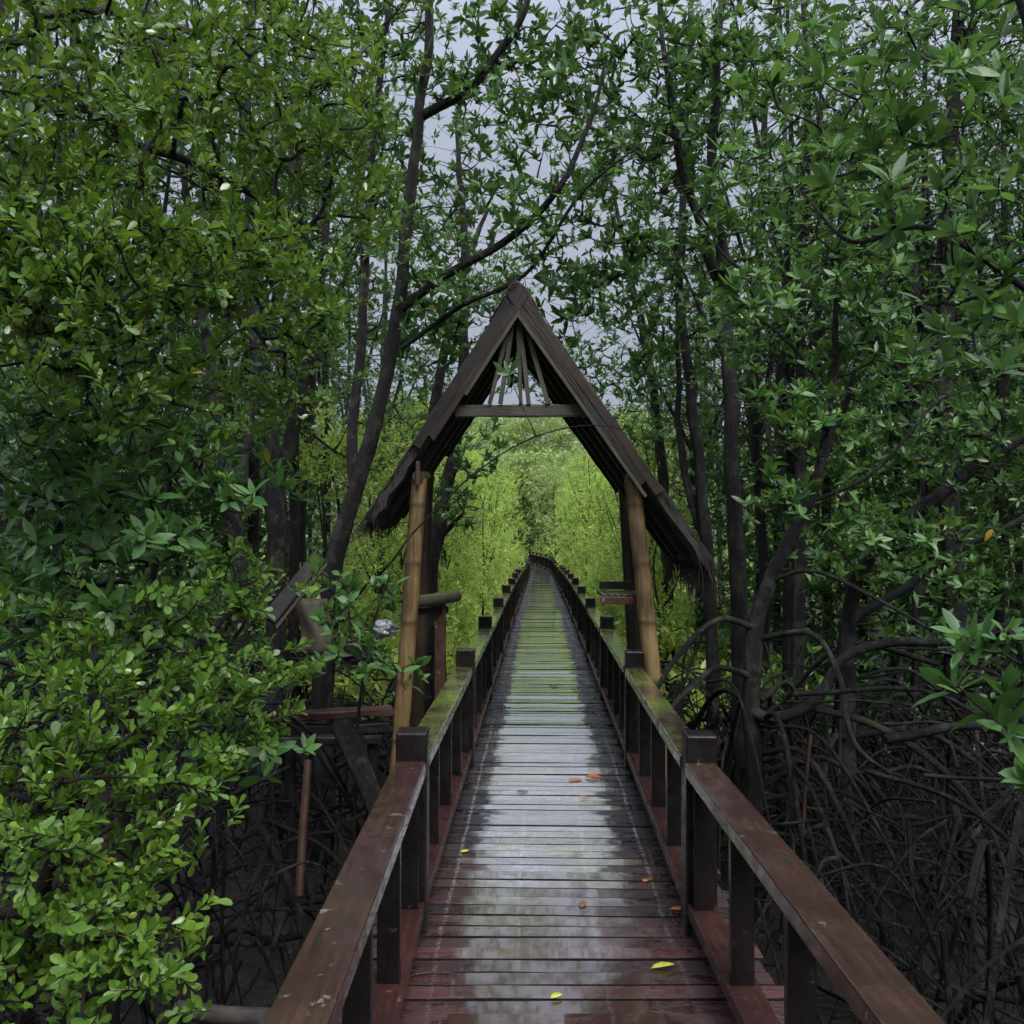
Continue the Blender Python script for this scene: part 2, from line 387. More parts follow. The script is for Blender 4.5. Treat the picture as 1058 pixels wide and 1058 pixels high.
def deck_mat():
    m, nt = new_mat('wet_deck_boards'); g = NT(nt)
    geo = g.n('ShaderNodeNewGeometry'); pos = geo.outputs['Position']; rnd = geo.outputs['Random Per Island']
    uv = g.n('ShaderNodeUVMap').outputs[0]
    s = g.n('ShaderNodeSeparateXYZ', i={0: uv}); u = s.outputs[0]; v = s.outputs[1]
    r2 = g.math('FRACT', g.math('MULTIPLY', rnd, 91.3)); r3 = g.math('FRACT', g.math('MULTIPLY', rnd, 17.9))
    gvec = g.n('ShaderNodeCombineXYZ', i={0: g.math('MULTIPLY', u, 2.2), 1: g.math('MULTIPLY', v, 60.), 2: g.math('MULTIPLY', rnd, 40.)}).outputs[0]
    grain = g.noise(gvec, 1., 5, .65)
    n1 = g.noise(uv, 3.2, 5, .6, '2D'); n2 = g.noise(uv, 1.3, 4, .6, '2D'); fine = g.noise(uv, 42, 4, .6, '2D')
    wvec = g.n('ShaderNodeCombineXYZ', i={0: g.math('MULTIPLY', u, 7.), 1: g.math('MULTIPLY', v, 16.), 2: g.math('MULTIPLY', rnd, 3.)}).outputs[0]
    film = g.noise(wvec, 1., 5, .62)
    # wear-bleached, algae-grown walking lane down the middle, sky sheen painted in; each board has its own edge
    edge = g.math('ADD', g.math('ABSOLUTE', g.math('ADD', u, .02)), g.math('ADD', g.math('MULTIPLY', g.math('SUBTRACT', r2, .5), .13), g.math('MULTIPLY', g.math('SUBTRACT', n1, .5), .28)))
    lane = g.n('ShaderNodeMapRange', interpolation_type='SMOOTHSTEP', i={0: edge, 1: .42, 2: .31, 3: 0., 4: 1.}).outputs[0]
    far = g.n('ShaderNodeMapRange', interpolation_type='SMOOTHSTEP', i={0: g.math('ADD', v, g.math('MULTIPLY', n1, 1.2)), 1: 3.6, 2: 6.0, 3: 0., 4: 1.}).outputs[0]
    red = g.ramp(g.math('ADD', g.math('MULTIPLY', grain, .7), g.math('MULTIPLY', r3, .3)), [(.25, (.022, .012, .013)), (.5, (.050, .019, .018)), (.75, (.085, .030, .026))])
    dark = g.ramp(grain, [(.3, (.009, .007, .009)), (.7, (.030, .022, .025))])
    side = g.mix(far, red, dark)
    worn_sheen = g.ramp(g.math('ADD', g.math('MULTIPLY', grain, .5), g.math('MULTIPLY', fine, .5)), [(.3, (.13, .13, .134)), (.6, (.33, .328, .335)), (.75, (.50, .498, .505))])  # bleached wood, paled further to hold the sky's reflection in the colour
    alg = g.ramp(n2, [(.47, 0.), (.62, .6)])
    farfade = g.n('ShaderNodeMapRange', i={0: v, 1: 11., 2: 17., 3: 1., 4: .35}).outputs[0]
    worn_sheen = g.mix(g.math('MULTIPLY', alg, farfade), worn_sheen, g.mix(fine, (.11, .14, .045), (.26, .29, .12)))
    lane_c = g.mix(far, g.mix(g.math('MULTIPLY', alg, .35), red, (.07, .07, .03)), worn_sheen)
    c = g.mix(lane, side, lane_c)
    c = g.mix(1., c, g.n('ShaderNodeCombineColor', i={0: g.math('ADD', .62, g.math('MULTIPLY', r3, .5)), 1: g.math('ADD', .62, g.math('MULTIPLY', r3, .5)), 2: g.math('ADD', .62, g.math('MULTIPLY', r3, .5))}).outputs[0], 'MULTIPLY')
    c = g.mix(g.math('MULTIPLY', lane, g.ramp(g.noise(wvec, 1.7, 5, .7), [(.49, 0.), (.63, .55)])), c, (.035, .032, .034))
    # pale nail rows over the bearers
    vv = g.math('PINGPONG', g.math('ADD', v, .0), .0665)
    for off, wd, st in ((.165, .011, .55), (-.155, .011, .5), (.47, .012, .45), (-.475, .012, .45)):
        d = g.math('ABSOLUTE', g.math('SUBTRACT', g.math('ADD', u, g.math('MULTIPLY', g.math('SUBTRACT', n1, .5), .03)), off))
        k = g.n('ShaderNodeMapRange', i={0: d, 1: wd, 2: wd * .3, 3: 0., 4: st}).outputs[0]
        k = g.math('MULTIPLY', g.math('MULTIPLY', k, g.ramp(fine, [(.42, 0.), (.55, 1.)])), g.math('ADD', .15, g.math('MULTIPLY', far, .85)))
        c = g.mix(k, c, (.36, .35, .33))
    wet = g.ramp(g.math('ADD', g.math('MULTIPLY', film, .8), g.math('MULTIPLY', lane, .20)), [(.40, .05), (.50, 1.)])
    rough = g.math('SUBTRACT', .38, g.math('MULTIPLY', wet, .26))
    h = g.math('ADD', g.math('MULTIPLY', grain, g.math('SUBTRACT', 1.08, wet)), g.math('MULTIPLY', g.math('MULTIPLY', fine, .3), g.math('SUBTRACT', 1.15, wet)))
    h = g.math('ADD', h, g.math('MULTIPLY', g.noise(wvec, 2.2, 2, .5), .7))
    p = g.n('ShaderNodeBsdfPrincipled', i={'Base Color': c, 'Roughness': rough, 'Specular IOR Level': .7, 'IOR': 1.7, 'Coat Weight': wet, 'Coat IOR': 2.3, 'Coat Roughness': .045, 'Normal': g.bump(h, .5, .006)})
    g.out(p.outputs[0]); return m
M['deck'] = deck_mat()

def mud_mat():
    m, nt = new_mat('dark_mangrove_mud'); g = NT(nt)
    pos = g.n('ShaderNodeNewGeometry').outputs['Position']
    a = g.noise(pos, 2.2, 6, .65); b = g.noise(pos, 22, 5, .65)
    c = g.ramp(g.math('ADD', g.math('MULTIPLY', a, .5), g.math('MULTIPLY', b, .5)), [(.32, (.004, .0033, .0027)), (.5, (.011, .0085, .007)), (.66, (.03, .023, .016))])
    c = g.mix(g.ramp(g.noise(pos, 9, 5, .7), [(.6, 0.), (.66, .7)]), c, (.075, .045, .024))
    p = g.n('ShaderNodeBsdfPrincipled', i={'Base Color': c, 'Roughness': g.ramp(a, [(.4, .5), (.6, .9)]), 'Specular IOR Level': .25, 'Normal': g.bump(b, .8, .04)})
    g.out(p.outputs[0]); return m
M['mud'] = mud_mat()

def plain(name, c, rough=.5, c2=None, sc_=9, metal=0.):
    m, nt = new_mat(name); g = NT(nt)
    pos = g.n('ShaderNodeNewGeometry').outputs['Position']
    n = g.noise(pos, sc_, 6, .65)
    col = g.ramp(n, [(.38, c), (.62, c2 or tuple(x * .6 for x in c))])
    p = g.n('ShaderNodeBsdfPrincipled', i={'Base Color': col, 'Roughness': rough, 'Metallic': metal, 'Normal': g.bump(n, .3, .01)})
    g.out(p.outputs[0]); return m
M['orange_leaf'] = plain('fallen_orange_leaf', (.55, .22, .02), .35, (.40, .10, .02), 40)
M['yellow_leaf'] = plain('fallen_yellow_leaf', (.50, .48, .05), .35, (.36, .42, .06), 40)
M['red_leaf'] = plain('fallen_red_leaf', (.45, .07, .02), .35, (.55, .20, .03), 30)
M['brown_leaf'] = plain('fallen_brown_leaf', (.16, .085, .04), .5, (.08, .045, .02), 40)
M['rust'] = plain('rusty_mossy_sheet', (.045, .018, .008), .7, (.010, .014, .006), 18)
M['plastic'] = plain('pale_plastic_sheet', (.30, .30, .34), .3, (.10, .10, .12), 14)
M['pinkgrey'] = plain('dirty_pink_sheet', (.085, .055, .05), .6, (.03, .026, .024), 9)
M['pipe'] = plain('pale_grey_pole', (.055, .05, .047), .4, (.03, .026, .024), 14)
M['steel'] = plain('nail_steel', (.4, .4, .4), .35, (.3, .28, .26), 30, .8)

# ------------------------------------------------------------------ path
def path_x(y): 
    if y < 3.9: return .18
    if y < 44: return .18 + .0305 * (y - 3.9)
    t = y - 44
    return 1.403 + .0305 * t - .0105 * min(t, 9) ** 2 / 2 - (.0105 * 9) * max(0, t - 9)
def path_z(y):
    if y < 15: return 0.
    t = min(1, (y - 15) / 30); return -.36 * t * t * (3 - 2 * t) - .002 * max(0, y - 45)
def frame(y):
    e = .05
    t = np.array([path_x(y + e) - path_x(y - e), 2 * e, path_z(y + e) - path_z(y - e)]); t /= np.linalg.norm(t)
    s = np.array([t[1], -t[0], 0]); s /= np.linalg.norm(s)
    return np.array([path_x(y), y, path_z(y)]), t, s, np.cross(s, t)

# ------------------------------------------------------------------ ground, deck
def axis(lo, hi, step, far):
    a = list(np.arange(lo, hi + 1e-6, step)); d = step
    while a[-1] < far: d *= 1.5; a.append(a[-1] + d)
    d = step
    while a[0] > -far: d *= 1.5; a.insert(0, a[0] - d)
    return np.array(a)
GZ = -1.05
def ground_z(x, y):
    v = Vector((x * .5, y * .5, 0)); b = mnoise.noise(v) * .22 + mnoise.noise(v * 3.7) * .07 + mnoise.noise(v * 11) * .025
    k = min(1, max(0, abs(x - path_x(min(max(y, 0), 60))) / 2.5 - .3))
    return GZ + b * (.5 + .5 * k) + (.25 * k if x < 0 else .05 * k)
xs = axis(-9, 9, .14, 600); ys = axis(-4, 16, .14, 600)
XX, YY = np.meshgrid(xs, ys)
ZZ = np.array([[ground_z(x, y) if abs(x) < 60 and -20 < y < 90 else GZ for x in xs] for y in ys])
V = np.stack([XX, YY, ZZ], -1).reshape(-1, 3); nx = len(xs)
i, j = np.meshgrid(np.arange(len(ys) - 1), np.arange(nx - 1), indexing='ij'); a = (i * nx + j).ravel()
mb = MB(); mb.add(V, None, np.stack([a, a + 1, a + nx + 1, a + nx], 1))
tag(link('ground', mb.mesh('ground', M['mud'])), 'dark wet mangrove mud below the boardwalk and roots', 'ground', kind='structure')

PITCHB = .102; Y0, Y1 = -2.6, 72.
root = thing('boardwalk', 'long wet plank boardwalk running straight ahead between two railings', 'boardwalk', (path_x(0), 0, 0), kind='structure')
mbd = MB(); uvs = []
nb = int((Y1 - Y0) / PITCHB)
for b in range(nb):
    y = Y0 + b * PITCHB; c, t, s, n = frame(y + PITCHB / 2)
    w = PITCHB - .007 - rng.uniform(0, .006); th = .034; bev = .0003
    hl, hr = .795 + rng.uniform(-.025, .03), .795 + rng.uniform(-.025, .03)
    dz = rng.normal(0, .002); tw = rng.normal(0, .0022); tilt = rng.normal(0, .010)
    prof = [(-w / 2, -th), (-w / 2, -bev), (-w / 2 + bev, 0), (w / 2 - bev, 0), (w / 2, -bev), (w / 2, -th)]
    Vv = []; uu = []
    NS = 7
    for q in range(NS):
        k = -hl + (hl + hr) * q / (NS - 1); sag = rng.normal(0, .0009) + dz
        for (a_, h_) in prof:
            Vv.append(c + s * k + t * (a_ + tw * k) + n * (h_ + sag + a_ * tilt)); uu.append((k, y + a_))
    Q = []
    for q in range(NS - 1):
        for e in range(6):
            Q.append((q * 6 + e, q * 6 + (e + 1) % 6, q * 6 + 6 + (e + 1) % 6, q * 6 + 6 + e))
    o0 = 0; o1 = (NS - 1) * 6
    Q += [(o0 + 0, o0 + 5, o0 + 4, o0 + 1), (o0 + 1, o0 + 4, o0 + 3, o0 + 2), (o1 + 0, o1 + 1, o1 + 4, o1 + 5), (o1 + 1, o1 + 2, o1 + 3, o1 + 4)]
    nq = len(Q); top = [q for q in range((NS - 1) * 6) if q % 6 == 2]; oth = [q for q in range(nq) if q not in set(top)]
    n0 = mbd.n; Vv = np.array(Vv)
    mbd.add(Vv, None, [Q[q] for q in top], 0)
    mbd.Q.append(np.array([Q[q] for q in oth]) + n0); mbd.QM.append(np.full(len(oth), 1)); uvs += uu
me = mbd.mesh('deck_boards', [M['deck'], M['blackwood']], smooth=False)  # unbleached board sides, blackened so the gaps' shade is in the colour
uvl = me.uv_layers.new(name='UVMap'); uva = np.array(uvs)
li = np.zeros(len(me.loops), np.int32); me.loops.foreach_get('vertex_index', li)
uvl.data.foreach_set('uv', uva[li].astype(np.float32).ravel())
dk = link('deck', me, root); dk.matrix_parent_inverse = root.matrix_world.inverted(); dk.location = (0, 0, 0)
def under(name, o):   # keep world coordinates for a mesh parented under an offset Empty
    o.parent = root; o.location = (-path_x(0), 0, 0); return o
dk.matrix_parent_inverse.identity(); dk.location = (-path_x(0), 0, 0)
for k in (-.48, 0.155 - .315, .165, .48):
    mb = MB(); P = [frame(y)[0] + frame(y)[2] * k - np.array([0, 0, .084]) for y in np.arange(Y0, Y1, 1.)]
    for a_, b_ in zip(P[:-1], P[1:]): beam(mb, a_, b_, .06, .096, 0)
    under('', link('bearer', mb.mesh('bearer', M['blackwood'], False), root))
for y in np.arange(1.22, 40, 2.68):
    c, t, s, n = frame(y)
    for k in (-.5, .5):
        mb = MB(); p = c + s * k; bbox(mb, (p[0], p[1], (-.134 + GZ - .3) / 2 + c[2] / 2), (.12, .12, -.134 - GZ + .3 + c[2]), .008)
        under('', link('support_post', mb.mesh('support_post', M['blackwood'], False), root))

# ------------------------------------------------------------------ railings
BAY = 2.68; PH = .83; SEP = .60
def pm(s, bev):
    mb = MB(); bbox(mb, (0, 0, s[2] / 2), s, bev); return mb
post_me = pm((.13, .13, PH + .24), .008).mesh('railing_post', M['paint'], False)
bal_me = pm((.078, .04, .545), .003).mesh('railing_baluster', M['paint'], False)
ys_post = [3.9 - 2 * BAY + BAY * i for i in range(26)]
def rail_mesh(L, w, h, mat):
    mb = MB(); bbox(mb, (0, L / 2, 0), (w, L, h), .005)
    return mb.mesh('rail', M[mat], False)
top_cache = {}
def orient(o, a, b):
    d = b - a; L = np.linalg.norm(d)
    o.rotation_euler = (math.asin(d[2] / L), 0, -math.atan2(d[0], d[1]))
def railing(sgn, label):
    rt = thing('railing', label, 'railing', tuple(frame(3.9)[0] + frame(3.9)[2] * SEP * sgn))
    base = np.array(rt.location)
    pts = [frame(y)[0] + frame(y)[2] * SEP * sgn for y in ys_post]
    for i, p in enumerate(pts):
        o = link('post', post_me, rt, tuple(p - base - np.array([0, 0, .24])))
        h = math.atan2(frame(ys_post[i])[1][0], frame(ys_post[i])[1][1])
        o.rotation_euler = (random.gauss(0, .006), random.gauss(0, .008), -h + random.gauss(0, .02))
        o.scale.z = 1 + random.gauss(0, .006)
    for i in range(len(pts) - 1):
        a, b = pts[i], pts[i + 1]; L = np.linalg.norm(b - a); u = (b - a) / L
        for (nm, z, w, h) in (('top_rail', .682, .128, .056), ('bottom_rail', .108, .115, .05)):
            a2 = a + u * .062; b2 = b - u * .062
            key = (nm, round(np.linalg.norm(b2 - a2), 3))
            if key not in top_cache: top_cache[key] = rail_mesh(np.linalg.norm(b2 - a2), w, h, 'rail' if nm == 'top_rail' else 'rail_low')
            o = link(nm, top_cache[key], rt, tuple(a2 - base + np.array([0, 0, z + random.gauss(0, .002)]))); orient(o, a2, b2)
        if i < 24:
            for k in (.085 + .03, .735, 1.375, 2.015):
                p = b - u * k + np.array([0, 0, .1325])
                o = link('baluster', bal_me, rt, tuple(p - base)); orient(o, a, b)
                o.rotation_euler.x = 0; o.rotation_euler.z += random.gauss(0, .02)
    return rt
railing(-1, 'dark red timber railing on the boardwalk side with paired bamboo posts and short brown post')
railing(1, 'dark red timber railing on the boardwalk side beside the bare grey root tangle')

# ------------------------------------------------------------------ gate
YF, YB = 6.62, 7.75
gate = thing('thatched_gate', 'steep A-frame gate with old thatch on four bamboo posts over the boardwalk', 'gate', (0, 0, 0))
def bamboo(name, a, b, r, mat, lab=None):
    a = np.asarray(a); b = np.asarray(b); L = np.linalg.norm(b - a); n = int(L / .03); mb = MB()
    P = np.array([a + (b - a) * t for t in np.linspace(0, 1, n)])
    P[:, 0] += np.sin(np.linspace(0, 3, n)) * .008
    ring = np.abs(((P[:, 2] + 4.02) % .42)); ring = np.minimum(ring, .42 - ring)
    rad = r * (1 + .10 * np.exp(-(ring / .018) ** 2) - .02 * np.cos(ring * 15)) * np.linspace(1.06, .96, n)
    tube(mb, P, rad, 16); o = link(name, mb.mesh('bamboo_pole', mat), gate)
    if lab: o['label'] = lab
    return o
def down(p, q, z):     # extend q->p line down to height z
    p = np.asarray(p); q = np.asarray(q); return q + (p - q) * (z - q[2]) / (p[2] - q[2])
flT, flB = at(433, 500, YF), at(414, 745, YF)
frT, frB = at(653, 500, YF), at(672, 690, YF)
blT, blB = at(441, 500, YB), at(431, 720, YB)
brT, brB = at(645, 500, YB), at(655, 690, YB)
bamboo('post', down(flB, flT, -1.3), flT + [0, 0, .04], 0.059, M['bamboo'])
bamboo('post', down(frB, frT, -1.3), frT + [0, 0, .04], 0.061, M['bamboo'])
bamboo('post', down(blB, blT, -1.3), blT + [0, 0, .1], 0.061, M['bamboo_dark'], 'darker brown rear bamboo post')
bamboo('post', down(brB, brT, -1.3), brT + [0, 0, .1], .06, M['bamboo_dark'], 'darker brown rear bamboo post')
ridge = 3.42; rx = .035
def roofpt(side, t, y, lift=0.):   # t = 0 ridge .. 1 eave
    ex = (-1.07, 1.70) if side < 0 else (1.47, 1.37)
    x = rx + (ex[0] - rx) * t; z = ridge + (ex[1] - ridge) * t
    d = np.array([ex[0] - rx, 0, ex[1] - ridge]); d /= np.linalg.norm(d); nrm = np.array([-d[2], 0, d[0]]) * (1 if d[0] > 0 else -1)
    return np.array([x, y, z]) + nrm * lift
for side in (-1, 1):
    # thatch: layered strands on a bedding of dark palm leaf
    mb = MB(); nT, nY = 26, 14
    g0 = []
    for lay, lift in ((0, -.055), (1, .005)):
        for iy in range(nY):
            for it in range(nT):
                t = .01 + .96 * it / (nT - 1); y = YF - .10 + (YB - YF + .22) * iy / (nY - 1)
                g0.append(roofpt(side, t, y, lift + .009 * rng.normal()))
    g0 = np.array(g0); Q = []
    for lay in range(2):
        for iy in range(nY - 1):
            for it in range(nT - 1):
                a = lay * nT * nY + iy * nT + it; Q.append((a, a + 1, a + nT + 1, a + nT))
    o_ = nT * nY
    for it in range(nT - 1):
        for iy in (0, nY - 1): a = iy * nT + it; Q.append((a, a + 1, a + 1 + o_, a + o_))
    for iy in range(nY - 1):
        for it in (0, nT - 1): a = iy * nT + it; Q.append((a, a + nT, a + nT + o_, a + o_))
    mb.add(g0, None, Q)
    n = 900; t0 = rng.random(n) * .92; yy = rng.uniform(YF - .13, YB + .15, n)
    for q in range(n):
        L = rng.uniform(.06, .16); a = roofpt(side, t0[q], yy[q], .005 + rng.uniform(0, .015)); b = roofpt(side, min(1.06, t0[q] + L), yy[q] + rng.normal(0, .015), rng.uniform(-.01, .025))
        tube(mb, np.array([a, (a + b) / 2 + rng.normal(0, .004, 3), b]), [.006, .002], 3, cap=False)
    n = 260 if side > 0 else 150
    for q in range(n):      # ragged eave fringe hanging down
        y = rng.uniform(YF - .13, YB + .15); a = roofpt(side, rng.uniform(.9, .985), y, rng.uniform(-.05, .01))
        L = rng.uniform(.05, .26) * (1.3 if side > 0 else .6)
        b = a + np.array([side * L * .22 + rng.normal(0, .02), rng.normal(0, .02), -L])
        tube(mb, np.array([a, (a + b) / 2 + np.array([side * .02, 0, 0]), b]), [.006, .0015], 3, cap=False)
    link('thatch_slope', mb.mesh('thatch_slope', M['thatch']), gate)
    # barge boards front and back, light trim, rafters
    te = .66 if side < 0 else .71
    for y, nm in ((YF - .14, 'barge_board'), (YB + .15, 'barge_board')):
        nrm = roofpt(side, .5, y, 1) - roofpt(side, .5, y, 0)
        beam_obj(nm, roofpt(side, -.01, y, -.022), roofpt(side, te, y, -.022), .035, .070, 'barge' if side > 0 else 'barge_shade', gate, up=nrm, wear=.0032)
        beam_obj(nm, roofpt(side, .01, y - .012, -.084), roofpt(side, te - .05, y - .012, -.084), .03, .050, 'barge' if side < 0 else 'barge_shade', gate, up=nrm, wear=.003)
    mb = MB(); y = YF - .165
    tE = .36 if side < 0 else .70
    beam_obj('trim_strip', roofpt(side, .075, y, -.120), roofpt(side, tE + (.06 if side < 0 else 0), y, -.120), .018, .024, 'greywood', gate, .003, up=roofpt(side, .5, y, 1) - roofpt(side, .5, y, 0))
    for y in (YF + .2, YF + .58, YB - .2):
        beam_obj('rafter', roofpt(side, .02, y, -.085), roofpt(side, .92, y, -.085), .05, .055, 'blackwood', gate, up=roofpt(side, .5, y, 1) - roofpt(side, .5, y, 0))
    # plate pole the rafters rest on
    tp = .80 if side < 0 else .70
    pa, pb = (flT, blT) if side < 0 else (frT, brT)
    mb = MB(); P = crom([pa + [0, -.075, .05], (pa + pb) / 2 + [0, 0, .07], pb + [0, .14, .09]], 5); tube(mb, P, .042, 12)
    link('wall_plate', mb.mesh('wall_plate', M['bamboo_dark']), gate)
    mb = MB(); bbox(mb, pa + [.0, -.085, .07], (.03, .025, .17), .004); link('lashing_peg', mb.mesh('lashing_peg', M['bamboo_dark'], False), gate)
mb = MB(); P = np.array([[rx, YF - .1, ridge - .10], [rx, YB + .1, ridge - .10]]); tube(mb, crom(P, 6), .035, 10)
link('ridge_pole', mb.mesh('ridge_pole', M['bamboo_dark']), gate)
mb = MB()
for q in range(240):
    y = rng.uniform(YF - .2, YB + .2); sd = random.choice((-1, 1)); a = np.array([rx, y, ridge + .03 + rng.normal(0, .012)]); b = roofpt(sd, rng.uniform(.06, .16), y + rng.normal(0, .03), .03)
    tube(mb, np.array([a, (a + b) / 2 + [0, 0, .025], b]), [.007, .003], 3, cap=False)
link('ridge_cap', mb.mesh('ridge_cap', M['thatch']), gate)
for y, mat in ((YF - .06, 'greywood'), (YB + .05, 'blackwood')):
    bz = at(540, 426, YF)[2]
    xl, xr = at(476, 426, YF)[0], at(606, 426, YF)[0]
    if y < YB - .5:
        beam_obj('tie_beam', (xl - .04, y, bz), (xr + .05, y, bz + .005), .05, .085, mat, gate, wear=.003)
    ztop = at(533, 322, YF)[2]
    for px in ((506, 517, 538, 546, 566) if y < YB - .5 else (500, 527, 545, 570)):
        xb = at(px, 420, YF)[0]; xt = rx + (xb - rx) * .12
        beam_obj('fan_lath', (xt, y - .028 if y < 7 else y, ztop), (xb, y - .028 if y < 7 else y, bz + .045 if y < 7 else at(px, 400, YB)[2]), .026 + .008 * random.random(), .018, mat, gate, .003, up=(0, 1, 0), wear=.0015)
# small shelves against the bamboo posts, and the short post
mb = MB(); z = at(447, 620, 7.0)[2]
tube(mb, crom([(at(425, 622, YF + .1)), at(450, 619, 6.95), at(472, 616, 7.3)], 5), .045, 10)
link('handhold_log', mb.mesh('handhold_log', M['greywood']), gate)
mb = MB(); beam(mb, at(425, 632, YF + .12), at(462, 630, 7.2), .03, .05, .004); link('brace', mb.mesh('brace', M['blackwood'], False), gate)
a = at(455, 612, 7.15); mb = MB(); bbox(mb, (a[0], a[1], (a[2] - 1.2) / 2), (.085, .085, a[2] + 1.2), .006); link('short_post', mb.mesh('short_post', M['redwood'], False), gate)
p0 = at(640, 614, 6.85); mb = MB()
for k in range(6):
    bbox(mb, (p0[0] - .125 + .05 * k, p0[1] + .06, p0[2] + .002), (.042, .42, .018), .002, m=0)
link('slat_shelf', mb.mesh('slat_shelf', M['greywood'], False), gate)
mb = MB(); bbox(mb, (p0[0] - .005, p0[1] - .155, p0[2] - .035), (.30, .03, .05), .003); link('shelf_front', mb.mesh('shelf_front', M['redwood'], False), gate)
mb = MB(); bbox(mb, (p0[0] + .02, p0[1] + .30, p0[2] + .05), (.28, .03, .06), .003); link('shelf_back', mb.mesh('shelf_back', M['blackwood'], False), gate)

# ------------------------------------------------------------------ loose timber and litter left of the walkway
def plank(name, a, b, w, h, mat, label, cat='plank', up=(0, 0, 1), group=None):
    o = beam_obj(name, a, b, w, h, mat, None, up=up, wear=.004); return tag(o, label, cat, group)
mb = MB(); a = at(278, 640, 6.1); b = at(330, 575, 6.3); c = (a + b) / 2
t_ = thing('leaning_plank', 'black plank with a rusty red lower edge tilted up beside the trunk', 'plank', tuple(c))
beam_obj('board', a - c, b - c, .05, .10, 'blackwood', t_, up=(-.6, 0, .5), wear=.003)
off = np.array([.05, -.01, -.055]); beam_obj('edge_strip', a - c + off, b - c + off, .045, .022, 'redwood', t_, up=(-.6, 0, .5), wear=.003)
mb = MB(); a = at(322, 648, 6.7)
G = 10
sheet = np.array([[(u - .5) * .24 + .03 * math.sin(v * 5), .10 * v + .03 * math.sin(u * 7 + v * 3), (v - .5) * .40] for v in np.linspace(0, 1, G) for u in np.linspace(0, 1, G)])
Qs = [(r * G + c_, r * G + c_ + 1, r * G + G + c_ + 1, r * G + G + c_) for r in range(G - 1) for c_ in range(G - 1)]
mb.add(sheet, None, Qs); o = link('rusty_sheet', mb.mesh('rusty_sheet', M['rust']), None, tuple(a)); o.modifiers.new('thick', 'SOLIDIFY').thickness = .012
tag(o, 'rust and moss blotched metal sheet standing between tree trunk and leaning plank', 'metal sheet')
def crumple(name, c, size, mat, label, cat, seed):
    mb = MB(); bm = bmesh.new(); bmesh.ops.create_icosphere(bm, subdivisions=4, radius=1)
    for v in bm.verts:
        d = v.co.normalized(); k = 1 + .45 * mnoise.noise(d * 2.1 + Vector((seed, 0, 0))) + .25 * abs(mnoise.noise(d * 5 + Vector((0, seed, 0))))
        v.co = Vector((d.x * k * size[0], d.y * k * size[1], d.z * k * size[2]))
    bm.verts.index_update()
    mb.add([v.co[:] for v in bm.verts], [[v.index for v in f.verts] for f in bm.faces]); bm.free()
    o = link(name, mb.mesh(name, M[mat], False), None, tuple(c)); return tag(o, label, cat)
crumple('plastic_sheet', at(395, 650, 6.9), (.10, .07, .06), 'plastic', 'crumpled pale grey plastic caught beside front left bamboo post', 'plastic sheet', 3)
crumple('discarded_sack', at(372, 672, 7.3), (.15, .12, .11), 'pinkgrey', 'dirty pinkish sack slumped behind leaves left of the bamboo posts', 'sack', 9)
plank('plank', at(262, 742, 6.3), at(405, 734, 6.5), .16, .05, 'redwood', 'long reddish brown plank lying level, uppermost of the old platform timbers')
plank('plank', at(255, 756, 6.25), at(402, 750, 6.45), .10, .06, 'blackwood', 'black wet plank lying just under the long reddish plank')
plank('plank', at(150, 752, 5.6), at(262, 748, 5.9), .14, .05, 'blackwood', 'dark plank running off leftwards behind the small rounded leaves')
plank('plank', at(200, 768, 5.9), at(395, 764, 6.3), .05, .05, 'blackwood', 'thin dark batten lowest of the old platform timbers')
def pole(name, a, b, r, mat, label, cat, bend=.006, sides=12):
    a = np.asarray(a); b = np.asarray(b); mb = MB()
    P = crom([a, (a + b) / 2 + rng.normal(0, bend, 3), b], 6); c = P.mean(0); tube(mb, P - c, r, sides, rough=.03)
    return tag(link(name, mb.mesh(name, M[mat]), None, tuple(c)), label, cat)
pole('log', at(352, 748, 6.0), at(395, 850, 5.6), [.07, .062], 'bark', 'thick dark smooth log leaning under the platform timbers near the railing', 'log')
pole('stake', at(318, 785, 5.2), at(309, 925, 5.0), [.022, .026], 'redwood', 'thin reddish brown stake standing upright among roots left of the railing', 'stake')
pole('pole', at(185, 1043, 3.2), at(275, 1052, 3.0), [.03, .03], 'pipe', 'pale grey pole lying level beneath the nearest left handrail', 'pole', .005)
pole('stake', at(372, 760, 6.2), at(392, 830, 5.9), [.02, .02], 'root', 'slim grey stick leaning beside the thick dark log', 'stake')
pole('stake', at(838, 755, 6.0), at(829, 870, 6.0), [.012, .012], 'bamboo_dark', 'thin straight brown stake standing in the root tangle', 'stake')
for px in (300, 385):
    a = at(px, 762, 6.35); mb = MB(); tube(mb, np.array([[0, 0, 0], [.02, 0, -1.4 - a[2] + .3]]), .04, 8)
    tag(link('platform_stump', mb.mesh('platform_stump', M['blackwood']), None, tuple(a)), 'round black stump holding up the %s end of old platform timbers' % ('leafy' if px == 300 else 'bamboo post'), 'stump')

